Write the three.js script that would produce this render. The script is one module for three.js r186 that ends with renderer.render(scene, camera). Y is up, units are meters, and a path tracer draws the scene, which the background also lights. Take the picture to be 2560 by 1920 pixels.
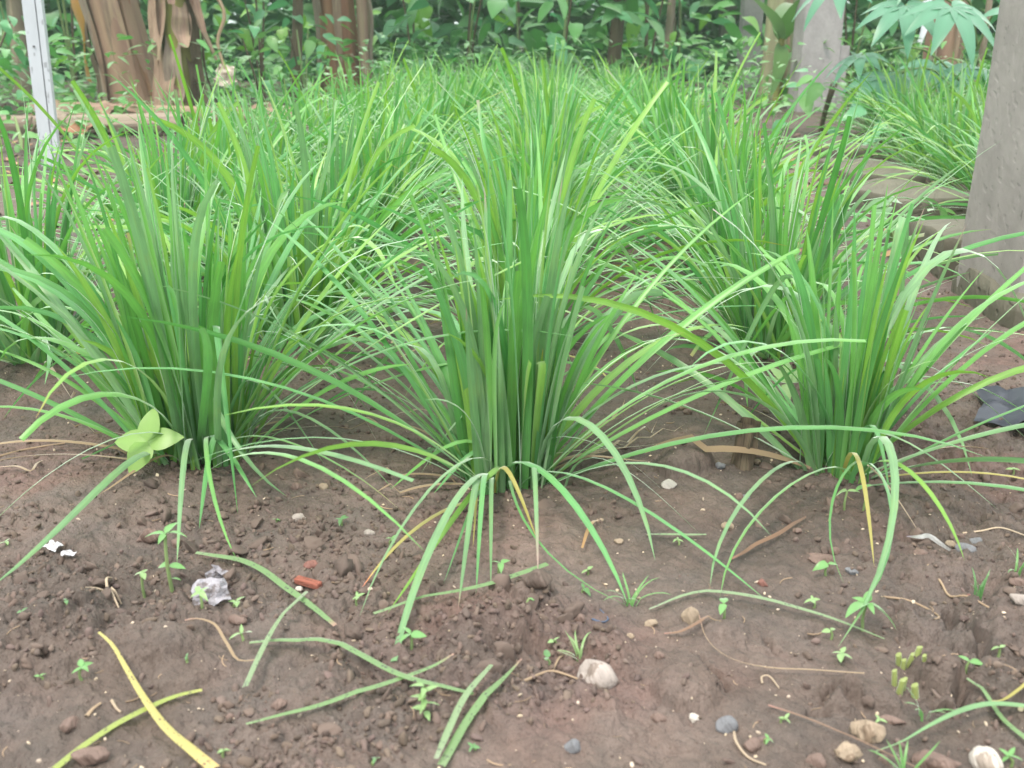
import * as THREE from 'three';
import { mergeGeometries } from 'three/addons/utils/BufferGeometryUtils.js';
import { RoundedBoxGeometry } from 'three/addons/geometries/RoundedBoxGeometry.js';

// ---------- camera, sky, sun, exposure ----------
const scene = new THREE.Scene();
const camera = new THREE.PerspectiveCamera(43.1, 4 / 3, 0.05, 200);
camera.position.set(0, 0.30, 0);
camera.rotation.set(-19.6 * Math.PI / 180, 0, 0);
camera.focus = 0.85; camera.userData.fStop = 15;
const renderer = new THREE.WebGLRenderer({ antialias: true });
renderer.toneMapping = THREE.LinearToneMapping;
renderer.toneMappingExposure = 2.85;
renderer.shadowMap.enabled = true;
{ // even overcast sky, brighter overhead (CIE overcast)
  const w = 64, h = 32, d = new Float32Array(w * h * 4);
  for (let j = 0; j < h; j++) {
    const e = ((j + 0.5) / h - 0.5) * Math.PI, s = Math.sin(e);
    const l = s > 0 ? (1 + 2 * s) / 3 : 0.30;
    for (let i = 0; i < w; i++) { const k = (j * w + i) * 4; d[k] = l * 1.35; d[k + 1] = l * 1.42; d[k + 2] = l * 1.45; d[k + 3] = 1; }
  }
  const t = new THREE.DataTexture(d, w, h, THREE.RGBAFormat, THREE.FloatType);
  t.mapping = THREE.EquirectangularReflectionMapping; t.magFilter = THREE.LinearFilter; t.needsUpdate = true;
  scene.background = t; scene.environment = t;
}
const sun = new THREE.DirectionalLight(0xfff4e4, 1.3);
sun.position.set(-2.2, 7, 1.2); sun.target.position.set(0, 0, -2);
sun.castShadow = true; sun.shadow.radius = 28; sun.shadow.mapSize.set(2048, 2048);
Object.assign(sun.shadow.camera, { left: -8, right: 8, top: 8, bottom: -8, near: 0.5, far: 30 });
scene.add(sun, sun.target);
scene.fog = new THREE.FogExp2(0xd8f2e0, 0.008);   // humid morning air

// ---------- helpers ----------
let seed = 20240611;
function rnd() { seed |= 0; seed = seed + 0x6D2B79F5 | 0; let t = Math.imul(seed ^ seed >>> 15, 1 | seed); t = t + Math.imul(t ^ t >>> 7, 61 | t) ^ t; return ((t ^ t >>> 14) >>> 0) / 4294967296; }
const R = (a, b) => a + (b - a) * rnd();
const pick = a => a[Math.floor(rnd() * a.length)];
const V = (x, y, z) => new THREE.Vector3(x, y, z);
const clamp = (x, a = 0, b = 1) => Math.min(b, Math.max(a, x));
const smooth = (a, b, x) => { const t = clamp((x - a) / (b - a)); return t * t * (3 - 2 * t); };
function hash(i, j, k = 0) { let n = Math.imul(i, 374761393) + Math.imul(j, 668265263) + Math.imul(k, 2147483647) | 0; n = Math.imul(n ^ n >>> 13, 1274126177); return ((n ^ n >>> 16) >>> 0) / 4294967296; }
function vnoise(x, y, k = 0) {   // smooth value noise, -1..1
  const i = Math.floor(x), j = Math.floor(y), fx = x - i, fy = y - j, u = fx * fx * fx * (fx * (fx * 6 - 15) + 10), v = fy * fy * fy * (fy * (fy * 6 - 15) + 10);
  const a = hash(i, j, k), b = hash(i + 1, j, k), c = hash(i, j + 1, k), d = hash(i + 1, j + 1, k);
  return 2 * (a + (b - a) * u + (c - a) * v + (a - b - c + d) * u * v) - 1;
}
function fbm(x, y, o = 4, k = 0) { let s = 0, a = 0.5; for (let i = 0; i < o; i++) { s += a * vnoise(x, y, k + i); const nx = 0.8 * x - 0.6 * y; y = (0.6 * x + 0.8 * y) * 2.03; x = nx * 2.03; a *= 0.5; } return s; }
function lumps(x, y, k, dens = 1) {   // rounded clods of uneven size, 0..1
  const i = Math.floor(x), j = Math.floor(y); let m = 0;
  for (let a = -1; a < 2; a++) for (let b = -1; b < 2; b++) {
    if (hash(i + a, j + b, k + 3) > dens) continue;
    const px = i + a + hash(i + a, j + b, k), py = j + b + hash(i + a, j + b, k + 1), r = 0.25 + 0.55 * hash(i + a, j + b, k + 2);
    const q = ((x - px) ** 2 + (y - py) ** 2) / (r * r);
    if (q < 1) m = Math.max(m, Math.sqrt(1 - q) * r);
  }
  return m;
}
const names = {};
function numbered(n) { if (!(n in names)) { names[n] = 0; return n; } names[n]++; return n + '_' + String(names[n]).padStart(3, '0'); }
function tag(o, label, category, group, kind) { o.userData.label = label; if (category) o.userData.category = category; if (group) o.userData.group = group; if (kind) o.userData.kind = kind; return o; }
function thing(name, label, category, x = 0, y = 0, z = 0, group) { const g = new THREE.Group(); g.name = numbered(name); g.position.set(x, y, z); tag(g, label, category, group); scene.add(g); return g; }
function part(name, geo, mat, parent) { const m = new THREE.Mesh(geo, mat); m.name = name; m.castShadow = m.receiveShadow = true; parent.add(m); return m; }
function solo(name, geo, mat, label, category, x = 0, y = 0, z = 0, group, kind) { const m = part(numbered(name), geo, mat, scene); m.position.set(x, y, z); return tag(m, label, category, group, kind); }
function tex(w, h, f, srgb) {
  const d = new Uint8Array(w * h * 4);
  for (let j = 0; j < h; j++) for (let i = 0; i < w; i++) { const c = f(i / w, j / h, i, j), k = (j * w + i) * 4; d[k] = clamp(c[0]) * 255; d[k + 1] = clamp(c[1]) * 255; d[k + 2] = clamp(c[2]) * 255; d[k + 3] = 255; }
  const t = new THREE.DataTexture(d, w, h); t.wrapS = t.wrapT = THREE.RepeatWrapping; t.magFilter = THREE.LinearFilter; t.minFilter = THREE.LinearMipmapLinearFilter; t.generateMipmaps = true;
  if (srgb) t.colorSpace = THREE.SRGBColorSpace; t.needsUpdate = true; return t;
}
// tileable fbm through a wrapped lattice
function tnoise(u, v, n, k) { const x = u * n, y = v * n, i = Math.floor(x), j = Math.floor(y), fx = x - i, fy = y - j, a = fx * fx * (3 - 2 * fx), b = fy * fy * (3 - 2 * fy), m = q => ((q % n) + n) % n;
  const p = hash(m(i), m(j), k), q = hash(m(i + 1), m(j), k), r = hash(m(i), m(j + 1), k), s = hash(m(i + 1), m(j + 1), k); return p + (q - p) * a + (r - p) * b + (p - q - r + s) * a * b; }
function tf(u, v, n, o, k) { let s = 0, a = 0.5, t = 0; for (let i = 0; i < o; i++) { s += a * tnoise(u, v, n, k + i); t += a; a *= 0.55; n *= 2; } return s / t; }

// ---------- ground ----------
const cracks = [   // x, z, x, z, half width, depth
  [0.2425,-0.4672, 0.2391,-0.4498, .0035, .016], [0.2391,-0.4498, 0.2421,-0.4349, .0028, .014], [0.2421,-0.4349, 0.2408,-0.4153, .0032, .018], [0.2408,-0.4153, 0.2419,-0.4106, .003, .01],
  [0.1347,-0.4393, 0.1350,-0.4334, .0018, .007], [0.1350,-0.4334, 0.1403,-0.4277, .0014, .006], [0.1005,-0.4180, 0.1044,-0.4086, .0011, .005], [0.1044,-0.4086, 0.1014,-0.3958, .0011, .005],
  [0.0905,-0.4277, 0.1005,-0.4180, .0008, .004], [0.1514,-0.3896, 0.1569,-0.3970, .0022, .012], [0.1624,-0.3896, 0.1656,-0.3945, .003, .01], [0.2019,-0.3866, 0.2068,-0.3854, .0026, .016],
  [0.1571,-0.4422, 0.1632,-0.4483, .0025, .01], [0.1418,-0.3836, 0.1484,-0.3824, .003, .009], [0.0069,-0.4378, 0.0102,-0.4291, .003, .01], [-0.2347,-0.4513, -0.2147,-0.4544, .003, .008], [-0.1416,-0.4592, -0.1333,-0.4738, .002, .005],
  [0.2107,-0.4656, 0.2208,-0.4755, .0022, .009], [0.2231,-0.4672, 0.2232,-0.4560, .0022, .009], [0.2387,-0.3970, 0.2438,-0.3896, .0025, .012], [0.2197,-0.4008, 0.2169,-0.3872, .002, .012]];
const hills = [   // x, z, radius, height: clods and heaps larger than the noise gives
  [0.2549,-0.4349, .020, .012], [0.2141,-0.4126, .012, .014], [0.2415,-0.3996, .016, .012], [0.2202,-0.4529, .016, .008], [0.2355,-0.4393, .010, .007], [0.1589,-0.3908, .012, .009], [0.1719,-0.3945, .012, .008],
  [0.0843,-0.3958, .014, .010], [0.2631,-0.4656, .02, .006], [-0.0239,-0.4349, .016, .007], [-0.0052,-0.4452, .018, .008], [0.0120,-0.4349, .010, .008], [-0.0473,-0.4291, .014, .005], [-0.2406,-0.4349, .03, .008], [-0.1871,-0.4407, .03, .009], [-0.1661,-0.4207, .02, .006],
  [-0.2283,-0.4529, .018, .008], [0.1287,-0.6603, .024, .016], [0.0111,-0.4806, .014, .008], [0.1162,-0.4452, .013, .006]];
function gh(x, z) {
  const front = smooth(-0.62, -0.47, z + 0.05 * vnoise(x * 6, z * 6, 40)), side = smooth(0.18, 0.30, x) * smooth(-1.0, -0.7, z), far = smooth(-1.2, -3.5, z);
  const patch = smooth(-0.25, 0.35, fbm(x * 7, z * 7, 3, 50));
  const rough = clamp(0.12 + 0.62 * front * (0.15 + 0.85 * patch) + 0.55 * side + 0.3 * far, 0, 1.1);
  let y = 0.007 * fbm(x * 2.2, z * 2.2, 3, 10) + 0.004 * fbm(x * 9, z * 9, 3, 20);
  const near = 1 - smooth(-1.3, -2.2, z);
  y += rough * 0.010 * (lumps(x * 38 + fbm(x * 30, z * 30, 2, 6), z * 38, 60, 0.55) - 0.1) + rough * 0.006 * fbm(x * 45, z * 45, 4, 70);
  if (near > 0) {
    y += near * (rough * 0.0065 * lumps(x * 95 + 0.5 * vnoise(x * 60, z * 60, 7), z * 95 + 0.5 * vnoise(x * 60, z * 60, 8), 80, 0.6) + rough * 0.0045 * lumps(x * 210, z * 210, 90, 0.7) + (0.0010 + 0.0035 * rough) * (0.5 - Math.abs(fbm(x * 110, z * 110, 4, 95)) * 1.6) + 0.0012 * fbm(x * 120, z * 120, 3, 95));
    if (z > -0.85) {
      for (const c of hills) { const dx = x - c[0], dz = z - c[1], q = (dx * dx + dz * dz) / (c[2] * c[2]) * (1 + 0.6 * vnoise(x * 70, z * 70, 33)); if (q < 1) y += c[3] * Math.sqrt(1 - q); }
      for (const c of cracks) {
        const ax = c[2] - c[0], az = c[3] - c[1]; const wx = x + 0.004 * vnoise(x * 130, z * 130, 30), wz = z + 0.004 * vnoise(x * 130, z * 130, 31);
        const t = clamp(((wx - c[0]) * ax + (wz - c[1]) * az) / (ax * ax + az * az)), d = Math.hypot(wx - c[0] - ax * t, wz - c[1] - az * t);
        if (d < c[4] * 1.6) y -= 0.62 * c[5] * (1 - smooth(c[4] * 0.5, c[4] * 1.6, d));
      }
    }
  }
  y += 0.02 * smooth(-2.5, -6, z) * fbm(x * 1.3, z * 1.3, 3, 15);
  return y;
}
const soilMap = tex(1024, 1024, (u, v, i, j) => {
  const a = tf(u, v, 8, 6, 1), b = tf(u, v, 64, 3, 20), c = hash(i, j, 5); let m = 0.80 + 0.34 * (a - 0.5) + 0.50 * (b - 0.5) + 0.20 * (c - 0.5);
  const h = tf(u, v, 14, 3, 44), g = tnoise(u, v, 300, 9), warm = (h - 0.5) * 0.16;
  let col = [m * (1 + warm), m * (1 - 0.1 * warm), m * (1 - 0.7 * warm)];
  if (g > 0.93) { const w = (g - 0.93) * 9; col = col.map(q => q + w * 0.35); }
  if (g < 0.06) col = col.map(q => q * 0.72);
  return col;
});
const soilBump = tex(1024, 1024, (u, v, i, j) => { const s = 0.55 * tf(u, v, 24, 5, 61) + 0.35 * tf(u, v, 128, 3, 71) + 0.1 * hash(i, j, 8); return [s, s, s]; });
{
  const xs = [0], zs = [];
  for (let x = 0, s = 0.0016; x < 45;) { if (x > 0.44) s *= 1.075; x += s; xs.push(x); xs.unshift(-x); }
  for (let z = 3, s = 0.3; z > -0.29;) { zs.push(z); s = Math.max(0.0018, (z + 0.29) * 0.15); z -= s; }
  for (let z = -0.292, s = 0.0016; z > -60;) { zs.push(z); if (z < -0.74) s *= 1.013; z -= s; }
  const nx = xs.length, nz = zs.length, pos = new Float32Array(nx * nz * 3), uv = new Float32Array(nx * nz * 2), col = new Float32Array(nx * nz * 3), idx = new Uint32Array((nx - 1) * (nz - 1) * 6);
  let k = 0;
  for (let j = 0; j < nz; j++) for (let i = 0; i < nx; i++) {
    const x = xs[i], z = zs[j], n = j * nx + i;
    pos[n * 3] = x; pos[n * 3 + 1] = gh(x, z); pos[n * 3 + 2] = z; uv[n * 2] = x; uv[n * 2 + 1] = -z;
    const p = fbm(x * 5 + 3, z * 5, 4, 120), q = fbm(x * 16, z * 16 + 7, 3, 130), r = smooth(0.1, 0.45, fbm(x * 9 - 4, z * 9, 3, 140));
    const m = 1 + 0.55 * p + 0.26 * q;   // patches of darker, redder and greyer earth
    col[n * 3] = m * (1 + 0.10 * r); col[n * 3 + 1] = m * (1 - 0.05 * r); col[n * 3 + 2] = m * (1 - 0.04 * r + 0.05 * q);
    if (i && j) { const a = n - nx - 1, b = n - nx, c = n - 1; idx[k++] = a; idx[k++] = b; idx[k++] = c; idx[k++] = b; idx[k++] = n; idx[k++] = c; }
  }
  for (let t = 0; t < k; t += 3) { const s = idx[t + 1]; idx[t + 1] = idx[t + 2]; idx[t + 2] = s; }
  const g = new THREE.BufferGeometry();
  g.setAttribute('position', new THREE.BufferAttribute(pos, 3)); g.setAttribute('uv', new THREE.BufferAttribute(uv, 2)); g.setAttribute('color', new THREE.BufferAttribute(col, 3)); g.setIndex(new THREE.BufferAttribute(idx, 1)); g.computeVertexNormals();
  soilMap.repeat.set(2.7, 2.7); soilBump.repeat.set(3.6, 3.6);
  const m = new THREE.MeshStandardMaterial({ map: soilMap, bumpMap: soilBump, bumpScale: 0.0055, roughness: 0.8, vertexColors: true });
  m.color.setRGB(0.116, 0.085, 0.070); m.name = 'damp_soil';
  const o = part('ground', g, m, scene); tag(o, 'damp brown garden soil with clods, cracks and crumbs', 'ground', null, 'structure');
}

// ---------- materials ----------
function leafMat(name, r, g, b, o = {}) { const m = new THREE.MeshPhysicalMaterial({ roughness: 0.93, transmission: 0.5, thickness: 0, clearcoat: 1, clearcoatRoughness: 0.32, side: THREE.DoubleSide, vertexColors: true, ...o }); m.color.setRGB(r, g, b); m.name = name; return m; }
const striate = tex(64, 512, (u, v, i) => { const rib = Math.exp(-(((u - .5) / .05) ** 2)), s = 0.84 + 0.26 * (hash(i, 0, 3) - 0.5) + 0.16 * rib + 0.36 * (tf(u, v, 7, 3, 90) - 0.5), y = smooth(.55, .75, tf(u, v, 5, 2, 95)); return [s * (1 + .22 * y), s * (1 + .04 * y), s * (1 - .1 * y)]; });   // ribs, midrib and yellower patches
striate.repeat.set(1, 3);
const chive = [leafMat('chive_leaf', .145, .45, .06), leafMat('chive_leaf_blue', .12, .43, .10), leafMat('chive_leaf_yellow', .22, .49, .04), leafMat('chive_leaf_deep', .085, .34, .05), leafMat('chive_leaf_pale', .19, .41, .15)];
for (const m of chive) m.map = striate;
const yellowLeaf = leafMat('yellowed_leaf', .42, .37, .07), tanLeaf = leafMat('dried_leaf', .36, .25, .14, { clearcoat: 0.1 }), brownLeaf = leafMat('brown_dead_leaf', .24, .13, .07, { clearcoat: 0.1 });
const specks = tex(64, 2048, (u, v, i, j) => {   // soil splashed on cut leaves
  let m = 0.88 + 0.10 * Math.cos(u * 34) + 0.12 * (tf(u, v, 16, 3, 33) - 0.5), d = 1;
  for (let a = 0; a < 2; a++) { const x = u * (a ? 5 : 3), y = v * (a ? 190 : 110), p = Math.floor(x), q = Math.floor(y); if (hash(p, q, 200 + a) < (a ? 0.08 : 0.05) * (0.3 + 1.6 * tnoise(u, v, 9, 66))) { const cx = p + 0.3 + 0.4 * hash(p, q, 210 + a), cy = q + 0.3 + 0.4 * hash(p, q, 220 + a), r = 0.16 + 0.26 * hash(p, q, 230 + a); if (Math.hypot(x - cx, y - cy) < r) d = 0.2; } }
  return [m * d, m * d * (d < 1 ? 0.7 : 1), m * d];
});
const cutGreen = leafMat('cut_leaf_green', .18, .34, .10, { map: specks }), cutPale = leafMat('cut_leaf_pale', .25, .38, .17, { map: specks }), cutYellow = leafMat('cut_leaf_yellow', .60, .52, .13, { map: specks }), cutLime = leafMat('cut_leaf_lime', .36, .45, .06, { map: specks });
const weedMat = [leafMat('weed_leaf', .14, .36, .08), leafMat('weed_leaf_pale', .25, .42, .14), leafMat('weed_leaf_dark', .09, .25, .06), leafMat('weed_leaf_lime', .26, .46, .085)];
const stemMat = new THREE.MeshStandardMaterial({ roughness: 0.7 }); stemMat.color.setRGB(.17, .24, .09); stemMat.name = 'green_stem';
const strawMat = new THREE.MeshStandardMaterial({ roughness: 0.85 }); strawMat.color.setRGB(.28, .20, .13); strawMat.name = 'straw';
const rootMat = new THREE.MeshStandardMaterial({ roughness: 0.85 }); rootMat.color.setRGB(.36, .28, .20); rootMat.name = 'pale_root';
const grain = tex(256, 256, (u, v, i, j) => { const a = tf(u, v, 5, 5, 302), d = smooth(.52, .60, a), s = (1 - .45 * d) * (0.86 + 0.5 * (tf(u, v, 8, 5, 300) - 0.5) + 0.14 * (hash(i, j, 301) - 0.5)); return [s, s * (1 - .09 * d), s * (1 - .16 * d)]; });   // stone flecked with dried mud
const grainBump = tex(256, 256, (u, v) => { const s = tf(u, v, 16, 5, 310); return [s, s, s]; });
function plain(name, r, g, b, rough = .9) { const m = new THREE.MeshStandardMaterial({ roughness: rough }); m.color.setRGB(r, g, b); m.name = name; return m; }
function stoneMat(name, r, g, b, rough = 0.75) { const m = new THREE.MeshStandardMaterial({ roughness: rough, map: grain, bumpMap: grainBump, bumpScale: 0.0012 }); m.color.setRGB(r, g, b); m.name = name; return m; }

// ---------- ribbons: chive leaves and other strips ----------
const bladeWidth = (s, cut) => (0.62 + 0.38 * smooth(0, 0.25, s)) * (cut ? 1 - 0.35 * smooth(0.7, 1, s) : Math.pow(clamp(1 - Math.pow(s, 5.5)), 0.9) * (1 - 0.25 * s) + 0.012);
function ribbon(pts, W, { twist = 0, roll = 0, fold = 0.18, side = null, cut = false, profile = null, tipDry = 0, base = 1, across = 2 } = {}) {
  const n = pts.length - 1, pos = [], uv = [], col = [], idx = [], T = V(), S = V(), N = V(), m = across + 1; let len = 0;
  const S0 = side ? side.clone() : null;
  for (let i = 0; i <= n; i++) {
    T.subVectors(pts[Math.min(n, i + 1)], pts[Math.max(0, i - 1)]).normalize(); if (i) len += pts[i].distanceTo(pts[i - 1]);
    const s = i / n;
    if (S0) { S.copy(S0).addScaledVector(T, -S0.dot(T)).normalize(); S0.copy(S); } else S.set(-T.z, 0, T.x).normalize();
    const a = roll + twist * s; N.crossVectors(T, S).normalize(); const D = S.clone().multiplyScalar(Math.cos(a)).addScaledVector(N, Math.sin(a)); N.crossVectors(T, D).normalize();
    const w = W * (profile ? profile(s) : bladeWidth(s, cut)) / 2, dry = tipDry ? smooth(1 - tipDry, 1, s) : 0, bl = 1 - smooth(0, 0.16, s);
    for (let k = 0; k < m; k++) {
      const c = k / across * 2 - 1, p = pts[i].clone().addScaledVector(D, w * c).addScaledVector(N, -fold * w * (1 - c * c));
      pos.push(p.x, p.y, p.z); uv.push(k / across, len * 4);
      col.push((1 + 0.35 * bl * base) * (1 - dry) + dry * 2.7, (1 + 0.12 * bl * base) * (1 - dry) + dry * 0.75, (1 + 0.5 * bl * base) * (1 - dry) + dry * 1.9);
      if (i && k) { const q = i * m + k; idx.push(q - m - 1, q - 1, q - m, q - m, q - 1, q); }
    }
  }
  const g = new THREE.BufferGeometry();
  g.setAttribute('position', new THREE.Float32BufferAttribute(pos, 3)); g.setAttribute('uv', new THREE.Float32BufferAttribute(uv, 2)); g.setAttribute('color', new THREE.Float32BufferAttribute(col, 3)); g.setIndex(idx); g.computeVertexNormals(); return g;
}
// one chive leaf rising from a clump: bends over under its own weight, rests on the soil where it reaches it
function bladePts(bx, bz, phi, th0, L, bend, floor, pw = 1.5, n = 12) {
  const pts = [V(bx, floor ? floor(bx, bz) - 0.006 : -0.006, bz)], ds = L / n; let p = pts[0].clone(), wob = R(-0.5, 0.5);
  for (let i = 1; i <= n; i++) {
    const s = (i - 0.5) / n, th = Math.min(2.75, th0 + bend * Math.pow(s, pw)), a = phi + wob * s * s;
    p = p.clone().add(V(Math.sin(th) * Math.cos(a), Math.cos(th), Math.sin(th) * Math.sin(a)).multiplyScalar(ds));
    const f = (floor ? floor(p.x, p.z) : 0) + 0.003; if (p.y < f && i > 1) p.y = f + 0.0008 * i;
    pts.push(p);
  }
  return pts;
}
function clumpBlades(N, { tall = 1, spread = 1, ox = 0, oz = 0, floor = null, avoid = null, inner = .56, mid = .72, foot = .026, splay = .2 } = {}) {
  const out = [];
  for (let i = 0; i < N; i++) {
    const q = rnd(), r = foot * Math.sqrt(rnd()), a = R(0, Math.PI * 2), bx = ox + r * Math.cos(a) * 1.15, bz = oz + r * Math.sin(a) * 0.85;
    let dead = false, th0, bend, L, pw = 1.5, phi = a + R(-0.7, 0.7); const k = r / foot;
    if (q < inner) { th0 = R(0, splay) * (0.3 + k); bend = R(0.05, 0.45) + (rnd() < 0.18 ? R(0.5, 1.5) : 0); L = (0.13 + 0.16 * Math.pow(rnd(), 1.15)) * tall; pw = 2.2; }
    else if (q < mid) { th0 = R(0.15, 0.55); bend = R(0.3, 1.2) + (rnd() < .45 ? R(.4, 1.1) : 0); L = R(0.19, 0.34) * tall; pw = 1.6; }
    else { th0 = R(0.5, 1.1) * spread; bend = R(0.35, 1.2); L = R(0.17, 0.32); if (rnd() < .14) { dead = true; th0 = R(1.0, 1.45); L = R(.06, .16); } }
    if (avoid && q >= inner && avoid(phi)) { phi = -phi; }
    const W = R(0.0040, 0.0082) * (dead ? .6 : q < mid ? 1 : 0.85), pts = bladePts(bx, bz, phi, th0, L, bend, floor, pw);
    const sd = V(-Math.sin(phi), 0, Math.cos(phi)).applyAxisAngle(V(0, 1, 0), q < inner ? R(-1.5, 1.5) : R(-0.5, 0.5));
    out.push({ g: ribbon(pts, W, { side: sd, twist: R(-1, 1) * (rnd() < 0.3 ? 2.4 : 0.7), fold: R(0.1, 0.35), cut: rnd() < 0.14, tipDry: rnd() < 0.05 ? R(0.04, 0.12) : 0 }), m: dead ? (rnd() < .7 ? tanLeaf : yellowLeaf) : rnd() < 0.002 ? yellowLeaf : pick([chive[0], chive[0], chive[1], chive[2], chive[3], chive[4]]) });
  }
  return out;
}
// a leaf that arches from a clump and ends at a given spot on the soil
function droop(cx, cz, tx, tz, apex, W, o = {}) {
  const n = 12, pts = [], dx = tx - cx, dz = tz - cz, bow = o.bow || 0, d = Math.hypot(dx, dz), f0 = gh(cx, cz), f1 = gh(tx, tz), lean = o.lean ?? 0.3;
  const c = new THREE.CubicBezierCurve3(V(cx, f0 - 0.004, cz), V(cx + dx * lean * 0.45, f0 + apex * 1.5 + 0.012, cz + dz * lean * 0.45), V(cx + dx * (0.45 + lean * 0.6) - dz / d * bow * 1.8, f0 + apex * 0.85, cz + dz * (0.45 + lean * 0.6) + dx / d * bow * 1.8), V(tx, f1 + (o.tipY ?? 0.002), tz));
  for (let i = 0; i <= n; i++) { const p = c.getPoint(i / n), f = gh(p.x, p.z) + 0.0022; if (i && p.y < f) p.y = f; pts.push(p); }
  return ribbon(pts, W, { side: V(-dz, 0, dx).normalize(), twist: o.twist ?? R(-0.9, 0.9), roll: R(-.25, .25), fold: R(0.08, 0.3), cut: !!o.cut, tipDry: o.dry ?? 0 });
}
// ---------- the three front clumps ----------
const CL = [-0.2365,-0.6730], CC = [-0.0027,-0.6324], CR = [0.2401,-0.6481];
const frontGroup = 'garlic chive clumps planted in rows';
function frontClump(c, label, N, opts, droops) {
  const t = thing('chive_clump', label, 'chive clump', c[0], 0, c[1], frontGroup);
  const floor = (x, z) => gh(x + c[0], z + c[1]);
  for (const b of clumpBlades(N, { floor, ...opts })) part('leaf', b.g, b.m, t);
  for (const [tx, tz, apex, W, mi, o] of droops) {
    const a = Math.atan2(tz - c[1], tx - c[0]), g = droop(c[0] + R(0, .03) * Math.cos(a) + R(-.02, .02), c[1] + R(-.005, .024) * Math.sin(a), tx, tz, apex < .1 && tz > c[1] ? apex * R(.35, .75) : apex, W * 0.66, { lean: R(.16, .34), ...(o || {}) }); g.translate(-c[0], 0, -c[1]);
    part('leaf', g, mi === 'y' ? yellowLeaf : mi === 't' ? tanLeaf : chive[mi], t);
  }
  return t;
}
const noFront = a => Math.sin(a) > 0.35 && rnd() < 0.8;   // few stray leaves towards the viewer: those are set one by one
frontClump(CL, 'large chive clump behind the pale four-leaved seedling', 225, { tall: .86, spread: 1, foot: .032, splay: .16, avoid: noFront }, [
  [-0.3355,-0.5515, .055, .0075, 4, { bow: .01 }], [-0.2955,-0.4783, .050, .0085, 4, { bow: -.01 }], [-0.1982,-0.5061, .045, .0070, 4, { lean: .3 }], [-0.2000,-0.5546, .05, .0070, 1, { lean: .3 }],
  [-0.1659,-0.5157, .05, .0055, 0, { lean: .3, bow: .008 }], [-0.1741,-0.5986, .07, .0075, 1], [-0.0742,-0.5822, .05, .0060, 0, { dry: .3, bow: -.012 }], [-0.0832,-0.6173, .06, .0070, 4, { bow: -.01 }],
  [-0.3177,-0.6579, .02, .0080, 1, { cut: true }], [-0.1813,-0.5769, .12, .0085, 1, { lean: .25 }], [-0.1393,-0.6579, .09, .0080, 4], [-0.1550,-0.6043, .075, .0075, 4, { bow: .02 }], [-0.4189,-0.7451, .08, .0085, 1], [-0.4336,-0.8172, .1, .009, 0], [-0.2828,-0.6007, .02, .004, 't'], [-0.1191,-0.7607, .11, .009, 4], [-0.0968,-0.6747, .1, .009, 1, { bow: -.02 }]]);
frontClump(CC, 'tall chive clump in the middle of the front row', 200, { tall: .82, foot: .025, splay: .11, inner: .60, mid: .70, avoid: noFront }, [
  [-0.0826,-0.4537, .055, .0065, 4, { bow: .012 }], [-0.0677,-0.4544, .03, .0065, 2, { bow: 0 }], [-0.0396,-0.4919, .04, .0055, 1], [-0.0292,-0.4557, .055, .0070, 4, { dry: .06 }], [-0.0202,-0.4755, .04, .0068, 1],
  [-0.0594,-0.4132, .075, .0085, 4, { bow: .008, cut: true }], [-0.0121,-0.4840, .035, .0055, 4], [0.0151,-0.4919, .045, .0055, 4, { dry: .3 }], [0.0154,-0.5429, .035, .0050, 'y'], [0.0647,-0.4705, .05, .0090, 1, { bow: -.01 }], [0.0869,-0.5203, .085, .0100, 4, { bow: -.015 }],
  [0.1436,-0.4772, .055, .0068, 1, { bow: -.006 }], [-0.0242,-0.5337, .025, .0040, 'y'], [0.0643,-0.4672, .03, .0032, 3, { bow: .03 }], [0.1220,-0.5503, .05, .0058, 4], [0.1072,-0.6011, .07, .0070, 4, { bow: -.01 }], [-0.0853,-0.6150, .07, .0065, 0], [-0.0543,-0.6112, .055, .0065, 1],
  [0.0595,-0.7133, .14, .0085, 1], [0.1552,-0.9746, .17, .008, 4], [-0.0660,-0.6404, .06, .0065, 4], [0.1108,-0.7937, .12, .009, 4], [-0.1355,-0.7702, .09, .009, 4], [-0.1688,-0.8491, .11, .009, 1], [0.1158,-0.6662, .01, .0075, 'y', { bow: -.005 }], [0.1009,-0.6579, .012, .006, 't']]);
frontClump(CR, 'chive clump nearest the black plastic sheet', 130, { tall: .72, spread: 1.0, foot: .018, splay: .2, avoid: noFront }, [
  [0.1136,-0.4866, .05, .0065, 4, { bow: .015 }], [0.1170,-0.4755, .05, .0075, 0, { bow: .02 }], [0.1934,-0.4946, .04, .0032, 3, { bow: .02 }], [0.2174,-0.5130, .05, .0055, 'y'], [0.1694,-0.4305, .095, .0085, 4, { bow: -.025 }], [0.2023,-0.4806, .085, .0078, 1, { bow: -.02 }],
  [0.2724,-0.5159, .04, .0055, 2, { bow: -.008 }], [0.3257,-0.5853, .055, .0068, 4], [0.2632,-0.5493, .02, .0042, 't'], [0.1509,-0.7083, .15, .0075, 4, { bow: .02 }], [0.1875,-0.7337, .07, .0085, 1], [0.3988,-0.6751, .08, .009, 4, { bow: -.02 }], [0.4265,-0.7166, .06, .006, 4],
  [0.1177,-0.8446, .13, .010, 4], [0.1156,-0.8917, .12, .009, 4], [0.3029,-0.7268, .19, .0105, 4, { lean: .5 }], [0.4893,-0.8676, .15, .0115, 4, { lean: .45, tipY: .02 }], [0.2096,-0.8676, .13, .008, 0], [0.2568,-0.5938, .08, .0085, 1, { lean: .3 }], [0.4852,-0.8358, .09, .0095, 1]]);

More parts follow.
